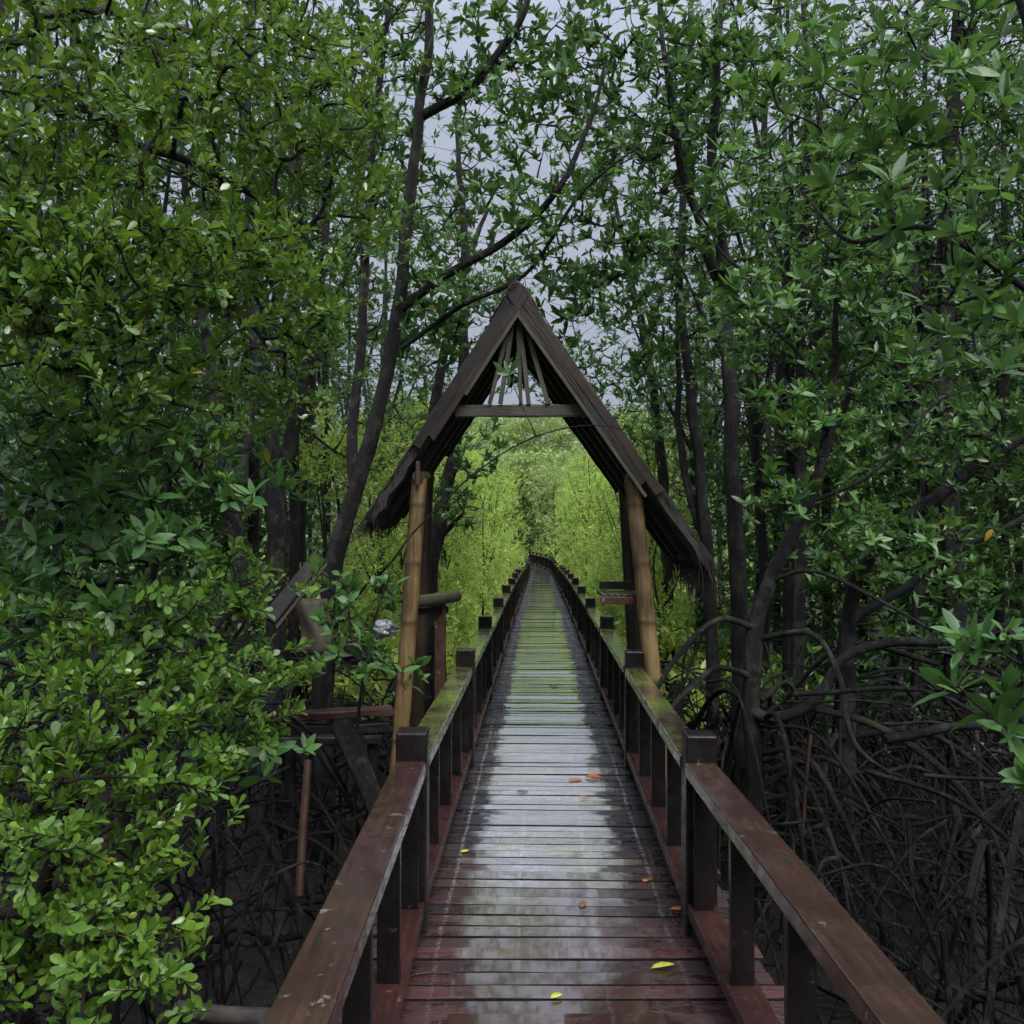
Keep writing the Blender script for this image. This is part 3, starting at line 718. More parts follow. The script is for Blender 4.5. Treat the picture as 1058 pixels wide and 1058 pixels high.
# fallen leaves and a twig on the deck
def fallen(px, py, L, W, ang, mat, label):
    z = .006; d = (HC - z) / (py - 551) * F; p = at(px, py, d)
    mb = MB(); leaves(mb, np.zeros((1, 3)) - np.array([[math.cos(ang), math.sin(ang), 0]]) * L / 2, np.array([[math.cos(ang), math.sin(ang), .04]]), np.array([[0, 0, 1.]]), np.array([L]), np.array([W]), 'hi_point', .35, .12)
    o = link('fallen_leaf', mb.mesh('fallen_leaf', M[mat]), None, (p[0], p[1], z)); o.modifiers.new('thick', 'SOLIDIFY').thickness = .0012
    tag(o, label, 'leaf')
fallen(703, 935, .095, .04, .1, 'orange_leaf', 'orange fallen leaf on the deck close to nearest right railing post')
fallen(685, 994, .10, .038, .25, 'yellow_leaf', 'yellow green fallen leaf, lone on the reddish boards nearest the camera')
fallen(596, 804, .12, .06, .2, 'orange_leaf', 'pale orange fallen leaf, left of a touching pair on deck')
fallen(613, 802, .12, .07, -.3, 'red_leaf', 'red brown fallen leaf, right one of a touching pair on deck')
fallen(604, 822, .07, .035, 2.7, 'orange_leaf', 'small rusty fallen leaf just below the touching pair on deck')
fallen(540, 816, .08, .04, .1, 'brown_leaf', 'dark brown fallen leaf in the middle of the wet lane')
fallen(602, 931, .07, .035, 1.3, 'brown_leaf', 'curled brown fallen leaf in front of the orange one on deck')
fallen(668, 906, .06, .035, .9, 'orange_leaf', 'small amber fallen leaf near the right railing foot')
fallen(480, 877, .05, .035, .4, 'yellow_leaf', 'small yellow fallen leaf by the left bottom rail')
fallen(338, 1028, .09, .05, .8, 'red_leaf', 'orange red fallen leaf outside the left railing on board ends')
fallen(575, 1024, .05, .03, .5, 'yellow_leaf', 'tiny yellow fallen leaf on the front boards midway across')
fallen(572, 708, .10, .06, .3, 'brown_leaf', 'far dark fallen leaf on the greenish part of the deck')
fallen(594, 712, .10, .06, 1.2, 'brown_leaf', 'far tan fallen leaf beside the dark one on greenish deck')
mb = MB(); d = HC / (1003 - 551) * F; a = at(428, 1006, d); b = at(472, 1000, d); c = (a + b) / 2; c[2] = .006
tube(mb, crom([(a - c) * [1, 1, 0], [0, .01, .003], (b - c) * [1, 1, 0]], 4), .0035, 6)
tag(link('fallen_twig', mb.mesh('fallen_twig', M['redwood']), None, tuple(c)), 'thin brown twig lying across the front deck boards', 'twig')

# ------------------------------------------------------------------ trees
def prop_root(parent, base, origin, h, ang, reach, r, mat='root', drop=None):
    a = np.asarray(base) + [0, 0, h]
    if abs(a[0] + math.cos(ang) * reach - path_x(a[1] + math.sin(ang) * reach)) < 1.1: ang = math.pi - ang
    if abs(a[0] + math.cos(ang) * reach - path_x(a[1] + math.sin(ang) * reach)) < 1.1: reach *= .4
    d = np.array([math.cos(ang), math.sin(ang), 0])
    gz = ground_z(a[0] + d[0] * reach, a[1] + d[1] * reach) - .05
    H = a[2] - gz; s = np.array([-d[1], d[0], 0]) * rng.normal(0, .12) * reach
    P = crom([a, a + d * reach * .38 + s * .5 + [0, 0, H * .04], a + d * reach * .74 + s + [0, 0, -H * .34], a + d * reach * .95 + s + [0, 0, -H * .75], np.array([a[0] + d[0] * reach, a[1] + d[1] * reach, gz]) + s], 5)
    mb = MB(); tube(mb, P - origin, np.linspace(r, r * .62, len(P)), 7, rough=.05)
    if rng.random() < .55:
        q = P[int(len(P) * rng.uniform(.35, .6))]; e = d * .5 * rng.uniform(.1, .4) * reach + np.array([-d[1], d[0], 0]) * rng.normal(0, .35) * reach
        g = q + e
        if abs(g[0] - path_x(g[1])) < 1.: g = q.copy(); e = e * 0
        g[2] = ground_z(g[0], g[1]) - .05
        tube(mb, crom([q, q + e * .55 + [0, 0, .05 * H], q + e * .9 + [0, 0, -(q[2] - g[2]) * .5], g], 4) - origin, [r * .6, r * .4], 6, rough=.05)
    link('prop_root', mb.mesh('prop_root', M[mat]), parent)

def tree(name, label, cat, stems, blobs, spec, leaf, roots=0, root_h=(.3, 1.1), bark='bark', gap=.0, limbs=(), rmax=.02, group=None, reach=(.5, 1.3), seglen=.12, extra=(), gs=1.1, dens=None):
    if dens is None: dens = 1.8 if spec['L'] == .108 and len(blobs) > 4 and name == 'tree' or 'mangrove' in name else 1.15
    if spec is SMALL: dens = 1.45 if name == 'small_leaf_tree' else .85
    if name == 'big_leaf_sapling': dens = 1.5
    if name == 'overhanging_mangrove': dens = .95
    base = np.asarray(stems[0][0][0], float); origin = base.copy()
    t = thing(name, label, cat, tuple(origin), group)
    sk = []
    def stem_tube(part, P, r, sides=12):
        C = crom(P, 7); n = len(C)
        C = C + np.array([[mnoise.noise(Vector(p) * 2.3), mnoise.noise(Vector(p) * 2.3 + Vector((9, 0, 0))), 0] for p in C]) * .035 * np.minimum(1, np.arange(n) / 4)[:, None]
        mb = MB(); rr = np.interp(np.linspace(0, 1, n), np.linspace(0, 1, len(r)), r)
        rr = rr * (1 + .10 * np.array([mnoise.noise(Vector(p) * 6) for p in C]))
        tube(mb, C - origin, rr, sides, rough=.035); link(part, mb.mesh(part, M[bark]), t)
        sk.append(C)
    for k, (P, r) in enumerate(stems): stem_tube('trunk' if k == 0 else 'stem', P, r)
    for (P, r) in limbs: stem_tube('limb', P, r, 9)
    S = np.vstack(sk)
    S = S[S[:, 2] > .9] if (S[:, 2] > .9).sum() > 6 and name != 'bush' else S
    mb = MB(); pts = blob_points([(c, r, int(k * dens)) for c, r, k in blobs], gap, gs)
    grow(mb, S - origin, pts - origin, spec, rmax=rmax)
    for (sp2, bl2, lm) in extra:
        grow(mb, S - origin, blob_points(bl2, gap, gs) - origin, sp2, rmax=rmax, leaf_m=lm)
    link('crown', mb.mesh('crown', [M[leaf], M['twig'], M['leaf_big']]), t)
    for q in range(roots):
        prop_root(t, base, origin, rng.uniform(*root_h), rng.uniform(0, 6.28), rng.uniform(*reach), rng.uniform(.012, .028))
    return t

def gp(px, Y, z=None):
    p = at(px, 551, Y); p[2] = ground_z(p[0], p[1]) - .05 if z is None else z; return p
A = at
# --- left side
tree('forked_mangrove', 'tall dark forked mangrove just left of the gate, its limb arching over the gate', 'tree',
     [([gp(335, 7.4), A(338, 650, 7.4), A(352, 560, 7.4), A(372, 490, 7.4), A(398, 405, 7.4), A(411, 320, 7.4), A(426, 180, 7.4), A(440, 60, 7.4), A(446, -60, 7.5), A(452, -160, 7.6)], [0.0916, 0.0848, 0.0753, 0.0655, 0.0557, 0.0524, 0.0459, 0.0393, 0.0295, 0.0197]),
      ([A(366, 505, 7.4), A(362, 450, 7.5), A(370, 390, 7.6), A(377, 260, 7.7), A(385, 150, 7.8), A(400, 0, 7.9), A(395, -100, 7.9)], [0.0459, 0.0426, 0.0393, 0.036, 0.0328, 0.0262, 0.0131])],
     [(A(480, 60, 7.6), (.75, .7, .6), 70), (A(420, -20, 7.6), (1.0, .8, .6), 70), (A(560, 40, 7.2), (.6, .6, .45), 45), (A(390, 180, 7.8), (.5, .6, .6), 45), (A(470, 220, 7.6), (.45, .5, .45), 22), (A(345, 80, 7.8), (.6, .6, .6), 60), (A(440, 330, 7.6), (.45, .5, .4), 26), (A(350, 300, 8), (.5, .5, .6), 40), (A(525, 388, 6.3), (.06, .05, .05), 2), (A(480, 300, 7.3), (.4, .4, .3), 16), (A(520, 170, 7.2), (.35, .4, .3), 12), (A(430, 260, 7.2), (.4, .4, .35), 18), (A(500, 110, 7.1), (.4, .4, .35), 18), (A(555, 250, 6.9), (.35, .4, .25), 12)],
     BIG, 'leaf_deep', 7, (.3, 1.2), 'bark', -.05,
     limbs=[([A(411, 322, 7.4), A(450, 290, 7.3), A(520, 250, 7.1), A(575, 195, 6.9), A(607, 135, 6.8), A(625, 60, 6.7)], [.04, .036, .03, .025, .018, .01]),
            ([A(436, 120, 7.4), A(480, 95, 7.3), A(520, 45, 7.2), A(545, 0, 7.1), A(560, -60, 7.1)], [.04, .035, .03, .025, .015]),
            ([A(345, 640, 7.4), A(395, 590, 6.3), A(432, 545, 6.2), A(485, 492, 6.2), A(540, 458, 6.2), A(600, 440, 6.2), A(650, 445, 6.2)], [.012, .008, .0065, .0055, .005, .004, .003]),
            ([A(415, 360, 7.4), A(470, 320, 7.2), A(540, 285, 7.0), A(600, 200, 6.7), A(660, 150, 6.5)], [.022, .02, .016, .012, .006])])
tree('twin_stem_mangrove', 'thick black mangrove left of the leaning plank splitting low into two stems', 'tree',
     [([gp(284, 9), A(285, 620, 9), A(286, 540, 9), A(284, 490, 9), A(275, 430, 9), A(262, 340, 9), A(258, 240, 9), A(255, 120, 9), A(262, -20, 9)], [0.108, 0.101, 0.0936, 0.0864, 0.0648, 0.054, 0.0432, 0.036, 0.0144]),
      ([A(287, 500, 9), A(303, 440, 9.1), A(318, 370, 9.1), A(330, 300, 9.2), A(338, 200, 9.3), A(345, 60, 9.3)], [0.072, 0.0612, 0.054, 0.0432, 0.036, 0.0144])],
     [(A(250, 120, 9), (.9, .9, .8), 80), (A(180, 60, 8.8), (.9, .8, .7), 70), (A(320, 330, 9.4), (.6, .7, .7), 45), (A(330, 130, 9.3), (.7, .8, .8), 60), (A(220, 330, 9.4), (.8, .8, .7), 60), (A(240, 420, 10), (.7, .8, .5), 30)],
     BIG, 'leaf_deep', 6, (.3, 1.1), 'bark', -.05)
tree('slim_mangrove', 'slim dark double mangrove stem standing left of the thick twin stemmed one', 'tree',
     [([gp(250, 8.2), A(250, 620, 8.2), A(243, 540, 8.2), A(232, 470, 8.2), A(220, 410, 8.2), A(205, 300, 8.3), A(190, 180, 8.3), A(180, 20, 8.3)], [.08, .07, .06, .055, .05, .04, .03, .015]),
      ([A(245, 560, 8.2), A(252, 480, 8.3), A(262, 430, 8.4), A(265, 330, 8.5), A(270, 220, 8.5)], [.05, .045, .04, .03, .015])],
     [(A(160, 120, 8.2), (.9, .8, .8), 60), (A(190, 280, 8.4), (.6, .7, .6), 40), (A(130, 350, 8.2), (.8, .7, .6), 45)], BIG, 'leaf_deep', 5, (.2, .8), 'bark', 0)
tree('crooked_mangrove', 'dark crooked mangrove trunk seen through the gate behind its left bamboo posts', 'tree',
     [([gp(440, 10.5), A(444, 600, 10.5), A(452, 550, 10.5), A(462, 500, 10.5), A(470, 455, 10.5), A(478, 380, 10.5), A(480, 250, 10.4), A(470, 120, 10.4)], [.11, .10, .09, .08, .07, .06, .045, .02]),
      ([A(453, 556, 10.5), A(470, 540, 10.4), A(480, 530, 10.4)], [.035, .03, .015])],
     [(A(500, 470, 10), (.35, .5, .3), 16), (A(470, 330, 10.4), (.7, .8, .7), 50), (A(450, 230, 10.4), (.8, .8, .7), 55), (A(490, 150, 10.6), (.7, .8, .6), 40), (A(475, 520, 9.5), (.3, .4, .35), 16)], BIG, 'leaf_big', 4, (.2, .7), 'bark', 0)
tree('small_leaf_tree', 'bright small-leaved tree spreading in from top left above everything beside it', 'tree',
     [([gp(-170, 3.7), A(-160, 700, 3.7), A(-130, 450, 3.7), A(-80, 250, 3.7), A(-20, 60, 3.8), A(30, -150, 3.9)], [.09, .08, .075, .06, .045, .02])],
     [(A(40, 60, 3.1), (.6, .5, .45), 95), (A(120, 220, 3.4), (.55, .5, .4), 105), (A(60, 350, 3.2), (.5, .45, .35), 85), (A(250, 90, 4.2), (.7, .6, .55), 130), (A(240, 300, 4.0), (.55, .5, .45), 110), (A(330, 200, 4.6), (.5, .5, .6), 80), (A(150, 20, 3.6), (.6, .5, .4), 80), (A(330, 20, 4.6), (.55, .5, .5), 60), (A(150, 420, 3.9), (.45, .4, .3), 45), (A(310, 390, 4.6), (.35, .35, .35), 30), (A(30, 200, 3.0), (.4, .4, .4), 60)],
     SMALL, 'leaf_small', 0, bark='twig', gap=-.08, rmax=.016, gs=1.6,
     limbs=[([A(-105, 340, 3.7), A(0, 268, 3.5), A(60, 300, 3.5), A(110, 330, 3.6)], [.028, .022, .018, .008]),
            ([A(-60, 200, 3.7), A(60, 90, 3.7), A(120, 140, 3.8), A(190, 165, 4.0), A(260, 200, 4.2), A(330, 240, 4.5)], [.03, .026, .022, .018, .014, .007]),
            ([A(-20, 60, 3.8), A(100, 10, 4.0), A(220, 40, 4.3), A(330, 60, 4.6)], [.026, .022, .015, .007])])
tree('bush', 'low bright green small-leaved bush filling the bottom left beside the boardwalk', 'bush',
     [([gp(20, 3.5), A(30, 1000, 3.4), A(60, 860, 3.3), A(90, 740, 3.3), A(100, 640, 3.4)], [.035, .03, .025, .018, .01]),
      ([A(25, 1010, 3.4), A(120, 900, 3.6), A(180, 780, 3.8), A(230, 680, 4.0)], [.025, .02, .015, .008]),
      ([A(25, 1020, 3.4), A(-20, 940, 3.1), A(20, 860, 2.9), A(70, 800, 2.8)], [.025, .02, .015, .008])],
     [(A(50, 960, 2.75), (0.432, 0.42, 0.338), 85), (A(120, 830, 3.1), (0.432, 0.42, 0.338), 90), (A(50, 720, 3.1), (0.48, 0.42, 0.325), 80), (A(150, 660, 3.5), (0.504, 0.42, 0.325), 75), (A(235, 640, 3.9), (0.336, 0.36, 0.364), 48), (A(270, 700, 4.1), (0.192, 0.3, 0.286), 26), (A(30, 860, 2.8), (0.42, 0.36, 0.325), 60), (A(120, 1000, 2.9), (0.336, 0.336, 0.26), 45), (A(10, 1040, 2.5), (0.36, 0.36, 0.26), 40), (A(190, 740, 3.6), (0.36, 0.36, 0.325), 40)],
     SMALL, 'leaf_small', 0, bark='twig', gap=.02, rmax=.012, gs=2.6)
tree('big_leaf_sapling', 'mangrove sapling with large whorled leaves standing in the low left bush', 'tree',
     [([gp(120, 4.3), A(130, 800, 4.3), A(150, 650, 4.3), A(170, 540, 4.3), A(185, 440, 4.4)], [.03, .026, .022, .018, .01]),
      ([A(140, 720, 4.3), A(230, 640, 4.6), A(260, 580, 4.9), A(200, 470, 5.0), A(160, 400, 5.0)], [.022, .02, .02, .016, .008])],
     [(A(60, 470, 3.8), (.5, .5, .4), 34), (A(180, 500, 3.9), (.45, .5, .35), 30), (A(110, 580, 3.7), (.5, .4, .3), 26), (A(30, 580, 3.6), (.3, .4, .3), 16), (A(220, 740, 4.2), (.25, .3, .25), 9), (A(250, 790, 4.2), (.3, .3, .15), 7), (A(60, 640, 3.9), (.3, .3, .3), 10), (A(250, 470, 5), (.4, .4, .4), 22)],
     dict(BIG, L=.105, W=.038), 'leaf_big', 4, (.1, .5), 'twig', None)
tree('sprouting_sapling', 'thin sapling with drooping green leaves in front of the left bamboo posts', 'sapling',
     [([gp(365, 6.0), A(370, 760, 6), A(376, 690, 6), A(390, 640, 6), A(402, 590, 6)], [.012, .011, .01, .008, .005])],
     [(A(392, 690, 5.8), (.16, .16, .10), 11), (A(425, 700, 5.8), (.10, .1, .10), 6), (A(350, 640, 5.9), (.2, .15, .2), 15), (A(345, 605, 6.0), (.2, .2, .15), 12), (A(400, 610, 6), (.1, .15, .15), 8), (A(375, 665, 5.8), (.16, .12, .12), 10), (A(330, 680, 5.8), (.16, .15, .1), 7)],
     dict(BIG, n=8, L=.10, W=.045), 'leaf_big', 0, bark='twig', gap=None)
# --- right side
tree('bare_stem_mangrove', 'straight grey-barked mangrove right of the gate, taller of the upright trunks', 'tree',
     [([gp(765, 7.6), A(766, 720, 7.6), A(764, 620, 7.6), A(757, 500, 7.6), A(752, 380, 7.6), A(748, 270, 7.7), A(735, 200, 7.7), A(742, 60, 7.7), A(750, -100, 7.7)], [0.08, 0.076, 0.072, 0.064, 0.06, 0.052, 0.044, 0.036, 0.016])],
     [(A(740, 130, 7.6), (.7, .7, .6), 60), (A(690, 60, 7.5), (.8, .7, .55), 70), (A(650, 130, 7.4), (.5, .6, .4), 38), (A(790, 40, 7.7), (.7, .7, .6), 55), (A(700, 230, 7.7), (.5, .6, .45), 38), (A(640, 20, 7.2), (.6, .6, .4), 45), (A(680, 320, 7.8), (.4, .5, .35), 22), (A(780, 240, 7.7), (.5, .6, .5), 38), (A(610, 190, 7.1), (.4, .5, .4), 30), (A(595, 265, 7.3), (.35, .5, .3), 24), (A(640, 250, 7.4), (.4, .5, .4), 30), (A(570, 100, 7.0), (.45, .5, .4), 26), (A(560, 215, 7.0), (.35, .5, .35), 22), (A(585, 320, 7.4), (.3, .5, .3), 18)],
     BIG, 'leaf_deep', 10, (.3, 1.2), 'bark_grey', -.02,
     limbs=[([A(750, 310, 7.65), A(725, 240, 7.6), A(705, 170, 7.5), A(690, 80, 7.4), A(680, 0, 7.4)], [.05, .042, .035, .028, .015])])
tree('leaning_stem_mangrove', 'slim dark mangrove close behind the right end of the gate roof', 'tree',
     [([gp(735, 9), A(735, 640, 9), A(730, 560, 9), A(722, 480, 9), A(716, 420, 9), A(706, 350, 9), A(704, 250, 9), A(708, 150, 9), A(715, 0, 9)], [0.068, 0.064, 0.06, 0.056, 0.052, 0.044, 0.04, 0.032, 0.016]),
      ([A(731, 570, 9), A(705, 480, 9.1), A(702, 400, 9.2), A(698, 300, 9.2)], [0.04, 0.036, 0.028, 0.016])],
     [(A(680, 260, 9.2), (.7, .8, .6), 45), (A(700, 120, 9.2), (.9, .8, .7), 60), (A(640, 200, 9), (.5, .6, .5), 26), (A(690, 400, 9.4), (.5, .6, .5), 30), (A(600, 90, 8.8), (.5, .6, .5), 30), (A(760, 340, 9.3), (.6, .7, .6), 40)], BIG, 'leaf_deep', 7, (.3, 1.0), 'bark', 0.)
tree('branching_mangrove', 'low mangrove right of the boardwalk with stem slanting up right from bare arched roots', 'tree',
     [([gp(785, 6.4), A(780, 800, 6.4), A(775, 720, 6.4), A(783, 650, 6.4), A(800, 590, 6.4), A(830, 530, 6.4), A(848, 480, 6.4), A(858, 410, 6.4), A(862, 330, 6.4), A(868, 240, 6.4), A(880, 150, 6.4)], [0.0546, 0.0585, 0.0624, 0.0585, 0.0507, 0.0429, 0.0351, 0.0273, 0.0234, 0.0172, 0.0078]),
      ([A(845, 490, 6.4), A(868, 430, 6.5), A(885, 380, 6.6), A(910, 300, 6.7), A(940, 220, 6.7)], [0.0273, 0.0234, 0.0195, 0.014, 0.00624]),
      ([A(775, 735, 6.4), A(800, 742, 6.3), A(840, 725, 6.2), A(870, 680, 6.2), A(920, 664, 6.1), A(985, 662, 6.0), A(1050, 640, 5.9)], [0.0468, 0.0429, 0.0351, 0.0328, 0.0312, 0.0265, 0.0156])],
     [(A(860, 270, 6.2), (.6, .6, .45), 50), (A(800, 330, 6.2), (.5, .5, .4), 38), (A(920, 360, 6.3), (.5, .5, .4), 40), (A(830, 430, 6.3), (.5, .5, .3), 28), (A(930, 190, 6.4), (.6, .6, .4), 45), (A(790, 200, 6.3), (.5, .5, .4), 34), (A(920, 540, 6.0), (.4, .4, .2), 12), (A(800, 510, 6.2), (.25, .3, .25), 10)],
     BIG, 'leaf_big', 22, (.5, 1.7), 'bark_grey', -.02, reach=(.5, 1.7),
     limbs=[([A(795, 600, 6.4), A(840, 590, 6.2), A(900, 615, 6.0), A(960, 650, 5.9)], [.018, .016, .013, .008]),
            ([A(785, 650, 6.4), A(745, 640, 6.3), A(700, 680, 6.1), A(678, 720, 6.0)], [.022, .020, .018, .015]),
            ([A(780, 700, 6.4), A(740, 690, 6.2), A(705, 720, 6.0), A(690, 745, 6.0)], [.022, .020, .018, .015]),
            ([A(783, 660, 6.4), A(840, 655, 6.1), A(868, 700, 5.9), A(885, 770, 5.8), A(920, 800, 5.8)], [.022, .020, .018, .015, .012]),
            ([A(822, 545, 6.4), A(800, 480, 6.5), A(790, 420, 6.6), A(800, 340, 6.6)], [.018, .015, .011, .006]),
            ([A(858, 410, 6.4), A(800, 340, 6.4), A(740, 300, 6.4), A(700, 330, 6.5)], [.014, .011, .008, .004]),
            ([A(835, 520, 6.4), A(900, 490, 6.3), A(960, 420, 6.2), A(1010, 400, 6.2)], [.016, .013, .009, .005])])
tree('curved_trunk_mangrove', 'mangrove whose thick rough trunk curves low and out to the right edge', 'tree',
     [([gp(872, 7.4), A(874, 700, 7.4), A(878, 640, 7.4), A(890, 590, 7.3), A(920, 555, 7.2), A(965, 515, 7.1), A(1010, 480, 7.0), A(1070, 440, 6.9), A(1130, 380, 6.9), A(1180, 250, 6.8)], [0.0729, 0.0696, 0.0663, 0.063, 0.0597, 0.053, 0.0498, 0.0431, 0.0332, 0.0133]),
      ([A(880, 640, 7.4), A(930, 610, 7.5), A(985, 570, 7.6), A(1050, 540, 7.6), A(1120, 500, 7.6)], [0.0398, 0.0364, 0.0298, 0.0265, 0.0133])],
     [(A(1000, 400, 6.9), (.6, .6, .45), 42), (A(1040, 540, 6.9), (.5, .5, .35), 26), (A(960, 560, 7.1), (.45, .5, .25), 18), (A(960, 460, 6.7), (.5, .4, .35), 40), (A(900, 560, 6.7), (.5, .35, .3), 30), (A(980, 600, 6.6), (.4, .3, .2), 14), (A(1050, 300, 6.8), (.6, .6, .5), 45)],
     BIG, 'leaf_deep', 20, (.4, 1.7), 'bark_grey', 0, reach=(.6, 1.8))
tree('overhanging_mangrove', 'near mangrove reaching in at top right with large upright leaf whorls', 'tree',
     [([gp(1190, 3.7), A(1185, 700, 3.7), A(1170, 450, 3.7), A(1140, 250, 3.7), A(1080, 80, 3.6), A(1020, -120, 3.6)], [.09, .08, .07, .055, .04, .02])],
     [(A(960, 120, 3.5), (.42, .4, .3), 30), (A(1010, 220, 3.3), (.36, .4, .25), 26), (A(900, 190, 3.7), (.4, .4, .25), 22), (A(1040, 330, 3.3), (.3, .3, .2), 14), (A(880, 90, 3.9), (.4, .4, .3), 22), (A(980, 20, 3.7), (.5, .4, .25), 24), (A(1050, 80, 3.3), (.3, .4, .4), 22), (A(800, 110, 4.2), (.3, .4, .25), 14), (A(960, 330, 3.7), (.3, .3, .2), 10)],
     dict(BIG, L=.115, W=.036, up=1.1), 'leaf_big', 5, (.3, 1.0), 'twig', None, rmax=.009,
     limbs=[([A(1165, 400, 3.7), A(1060, 300, 3.6), A(960, 235, 3.6), A(880, 250, 3.7), A(830, 200, 3.8)], [.018, .015, .012, .009, .005])])
tree('edge_sapling', 'sapling poking in at the right edge with a few large shiny leaves', 'sapling',
     [([gp(1120, 2.75), A(1120, 950, 2.75), A(1105, 800, 2.7), A(1085, 700, 2.65), A(1065, 640, 2.6)], [.016, .014, .012, .009, .005])],
     [(A(1000, 665, 2.55), (.04, .08, .03), 3), (A(1045, 660, 2.5), (.05, .1, .04), 3), (A(985, 712, 2.55), (.04, .08, .03), 2), (A(1030, 745, 2.5), (.05, .1, .03), 3), (A(1055, 705, 2.5), (.05, .1, .05), 3), (A(1065, 800, 2.6), (.06, .1, .03), 2)],
     dict(BIG, L=.10, W=.042, n=9), 'leaf_big', 0, bark='twig', gap=None)
tree('tall_far_mangrove', 'tall dark mangrove behind the large leaf whorls at top right', 'tree',
     [([gp(985, 10), A(985, 600, 10), A(975, 400, 10), A(980, 250, 10), A(985, 100, 10), A(990, 0, 10), A(995, -120, 10)], [.12, .11, .10, .085, .07, .06, .03]),
      ([A(977, 350, 10), A(930, 280, 10), A(915, 220, 10), A(900, 100, 10)], [.06, .05, .04, .02])],
     [(A(970, 50, 10), (1.2, .9, .8), 90), (A(890, 120, 9.8), (.9, .8, .8), 60), (A(1050, 150, 10), (.9, .8, .9), 60), (A(930, 300, 10.2), (.9, .8, .8), 55), (A(860, 30, 9.8), (.7, .8, .6), 45), (A(1050, 30, 9.8), (.8, .8, .8), 50)],
     BIG, 'leaf_deep', 5, (.3, 1.1), 'bark', 0)

tree('arching_mangrove', 'leafy mangrove beyond the gate on the left, crown closing over the path', 'tree',
     [([gp(425, 13), A(430, 620, 13), A(440, 500, 13), A(455, 380, 13), A(480, 280, 13), A(510, 200, 13)], [.10, .09, .08, .065, .05, .02])],
     [(A(500, 330, 13), (.9, .9, .7), 60), (A(460, 250, 13), (1., .9, .8), 60), (A(540, 390, 13.5), (.7, .8, .35), 34), (A(430, 380, 13), (.8, .8, .8), 50), (A(540, 270, 13), (.6, .8, .6), 26), (A(490, 440, 13), (.5, .7, .4), 24), (A(545, 350, 12.5), (.6, .7, .5), 40), (A(520, 300, 12.5), (.6, .7, .5), 30)], BIGM, 'leaf_big', 0, bark='bark', gap=-.05)
tree('arching_mangrove', 'leafy mangrove beyond the gate on the right, its crown meeting the left one', 'tree',
     [([gp(690, 14), A(690, 620, 14), A(685, 500, 14), A(672, 380, 14), A(650, 280, 14), A(630, 180, 14)], [.10, .09, .08, .065, .05, .02])],
     [(A(620, 400, 14), (.8, .9, .5), 50), (A(660, 290, 14), (.9, .9, .8), 55), (A(580, 420, 14), (.5, .8, .25), 20), (A(600, 290, 14), (.6, .8, .6), 22), (A(690, 400, 14), (.8, .8, .8), 55), (A(640, 460, 14), (.5, .7, .4), 24), (A(600, 200, 14), (.8, .8, .7), 34), (A(580, 130, 14), (.9, .9, .8), 34), (A(570, 370, 13.5), (.6, .8, .4), 40), (A(620, 330, 13.5), (.5, .8, .5), 30)], BIGM, 'leaf_big', 0, bark='bark', gap=-.05)
# --- repeats: background mangroves and lime trees, built once per kind and copied
def proto(h, crown_r, n, spec, leaf, bark, r0, seed, lean=.3):
    global rng
    rng = np.random.default_rng(seed)
    P = [np.array([0, 0, -.2])] + [np.array([rng.normal(0, lean * .4) * k, rng.normal(0, lean * .4) * k, h * k]) for k in (.25, .5, .75, 1.)]
    C = crom(P, 6); sk = [C]; mb = MB(); tube(mb, C, np.linspace(r0, r0 * .25, len(C)), 8, rough=.05)
    trunk = mb.mesh('trunk', M[bark])
    st = []
    for k in range(3):
        a = C[int(len(C) * rng.uniform(.3, .6))]; an = rng.uniform(0, 6.28)
        b = a + np.array([math.cos(an) * crown_r * .6, math.sin(an) * crown_r * .6, h * rng.uniform(.25, .4)])
        c2 = crom([a, (a + b) / 2 + [0, 0, -.1], b], 5); sk.append(c2); m2 = MB(); tube(m2, c2, np.linspace(r0 * .5, r0 * .15, len(c2)), 6); st.append(m2.mesh('limb', M[bark]))
    S = np.vstack(sk); S = S[S[:, 2] > h * .18]
    blobs = []
    for k in range(9):
        an = rng.uniform(0, 6.28); rr = crown_r * rng.uniform(.2, .8); z = h * rng.uniform(.38 if spec is not FAR else .3, 1.05)
        blobs.append(((math.cos(an) * rr, math.sin(an) * rr, z), (crown_r * .5, crown_r * .5, h * .13), n // 9))
    mb = MB(); grow(mb, S, blob_points(blobs, -.05 if spec is not FAR else .08, 1.1 if spec is not FAR else 1.7), spec, rmax=.02, sides=3)
    return trunk, st, mb.mesh('crown', [M[leaf], M['twig']])
def plant_copy(pr, name, label, cat, loc, rz, s, group):
    t = thing(name, label, cat, loc, group); t.rotation_euler.z = rz; t.scale = (s, s, s * random.uniform(.9, 1.1))
    link('trunk', pr[0], t)
    for l in pr[1]: link('limb', l, t)
    link('crown', pr[2], t)
    return t
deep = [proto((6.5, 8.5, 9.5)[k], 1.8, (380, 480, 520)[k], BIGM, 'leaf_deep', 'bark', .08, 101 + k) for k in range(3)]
lime = [proto(5.4, 1.3, 420, FAR, 'leaf_lime', 'bark', .05, 201 + k, .25) for k in range(3)]
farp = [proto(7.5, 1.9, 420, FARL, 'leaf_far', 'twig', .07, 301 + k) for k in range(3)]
rng = np.random.default_rng(5); random.seed(5)
def scatter(n, xr, yr, mind, ok, have=[]):
    pts = []
    for _ in range(n * 60):
        if len(pts) >= n: break
        x = random.uniform(*xr); y = random.uniform(*yr)
        if not ok(x, y): continue
        if all((x - a) ** 2 + (y - b) ** 2 > mind ** 2 for a, b in pts): pts.append((x, y))
    return pts
inview = lambda x, y, m=1.2: abs(x) < y * .62 + m
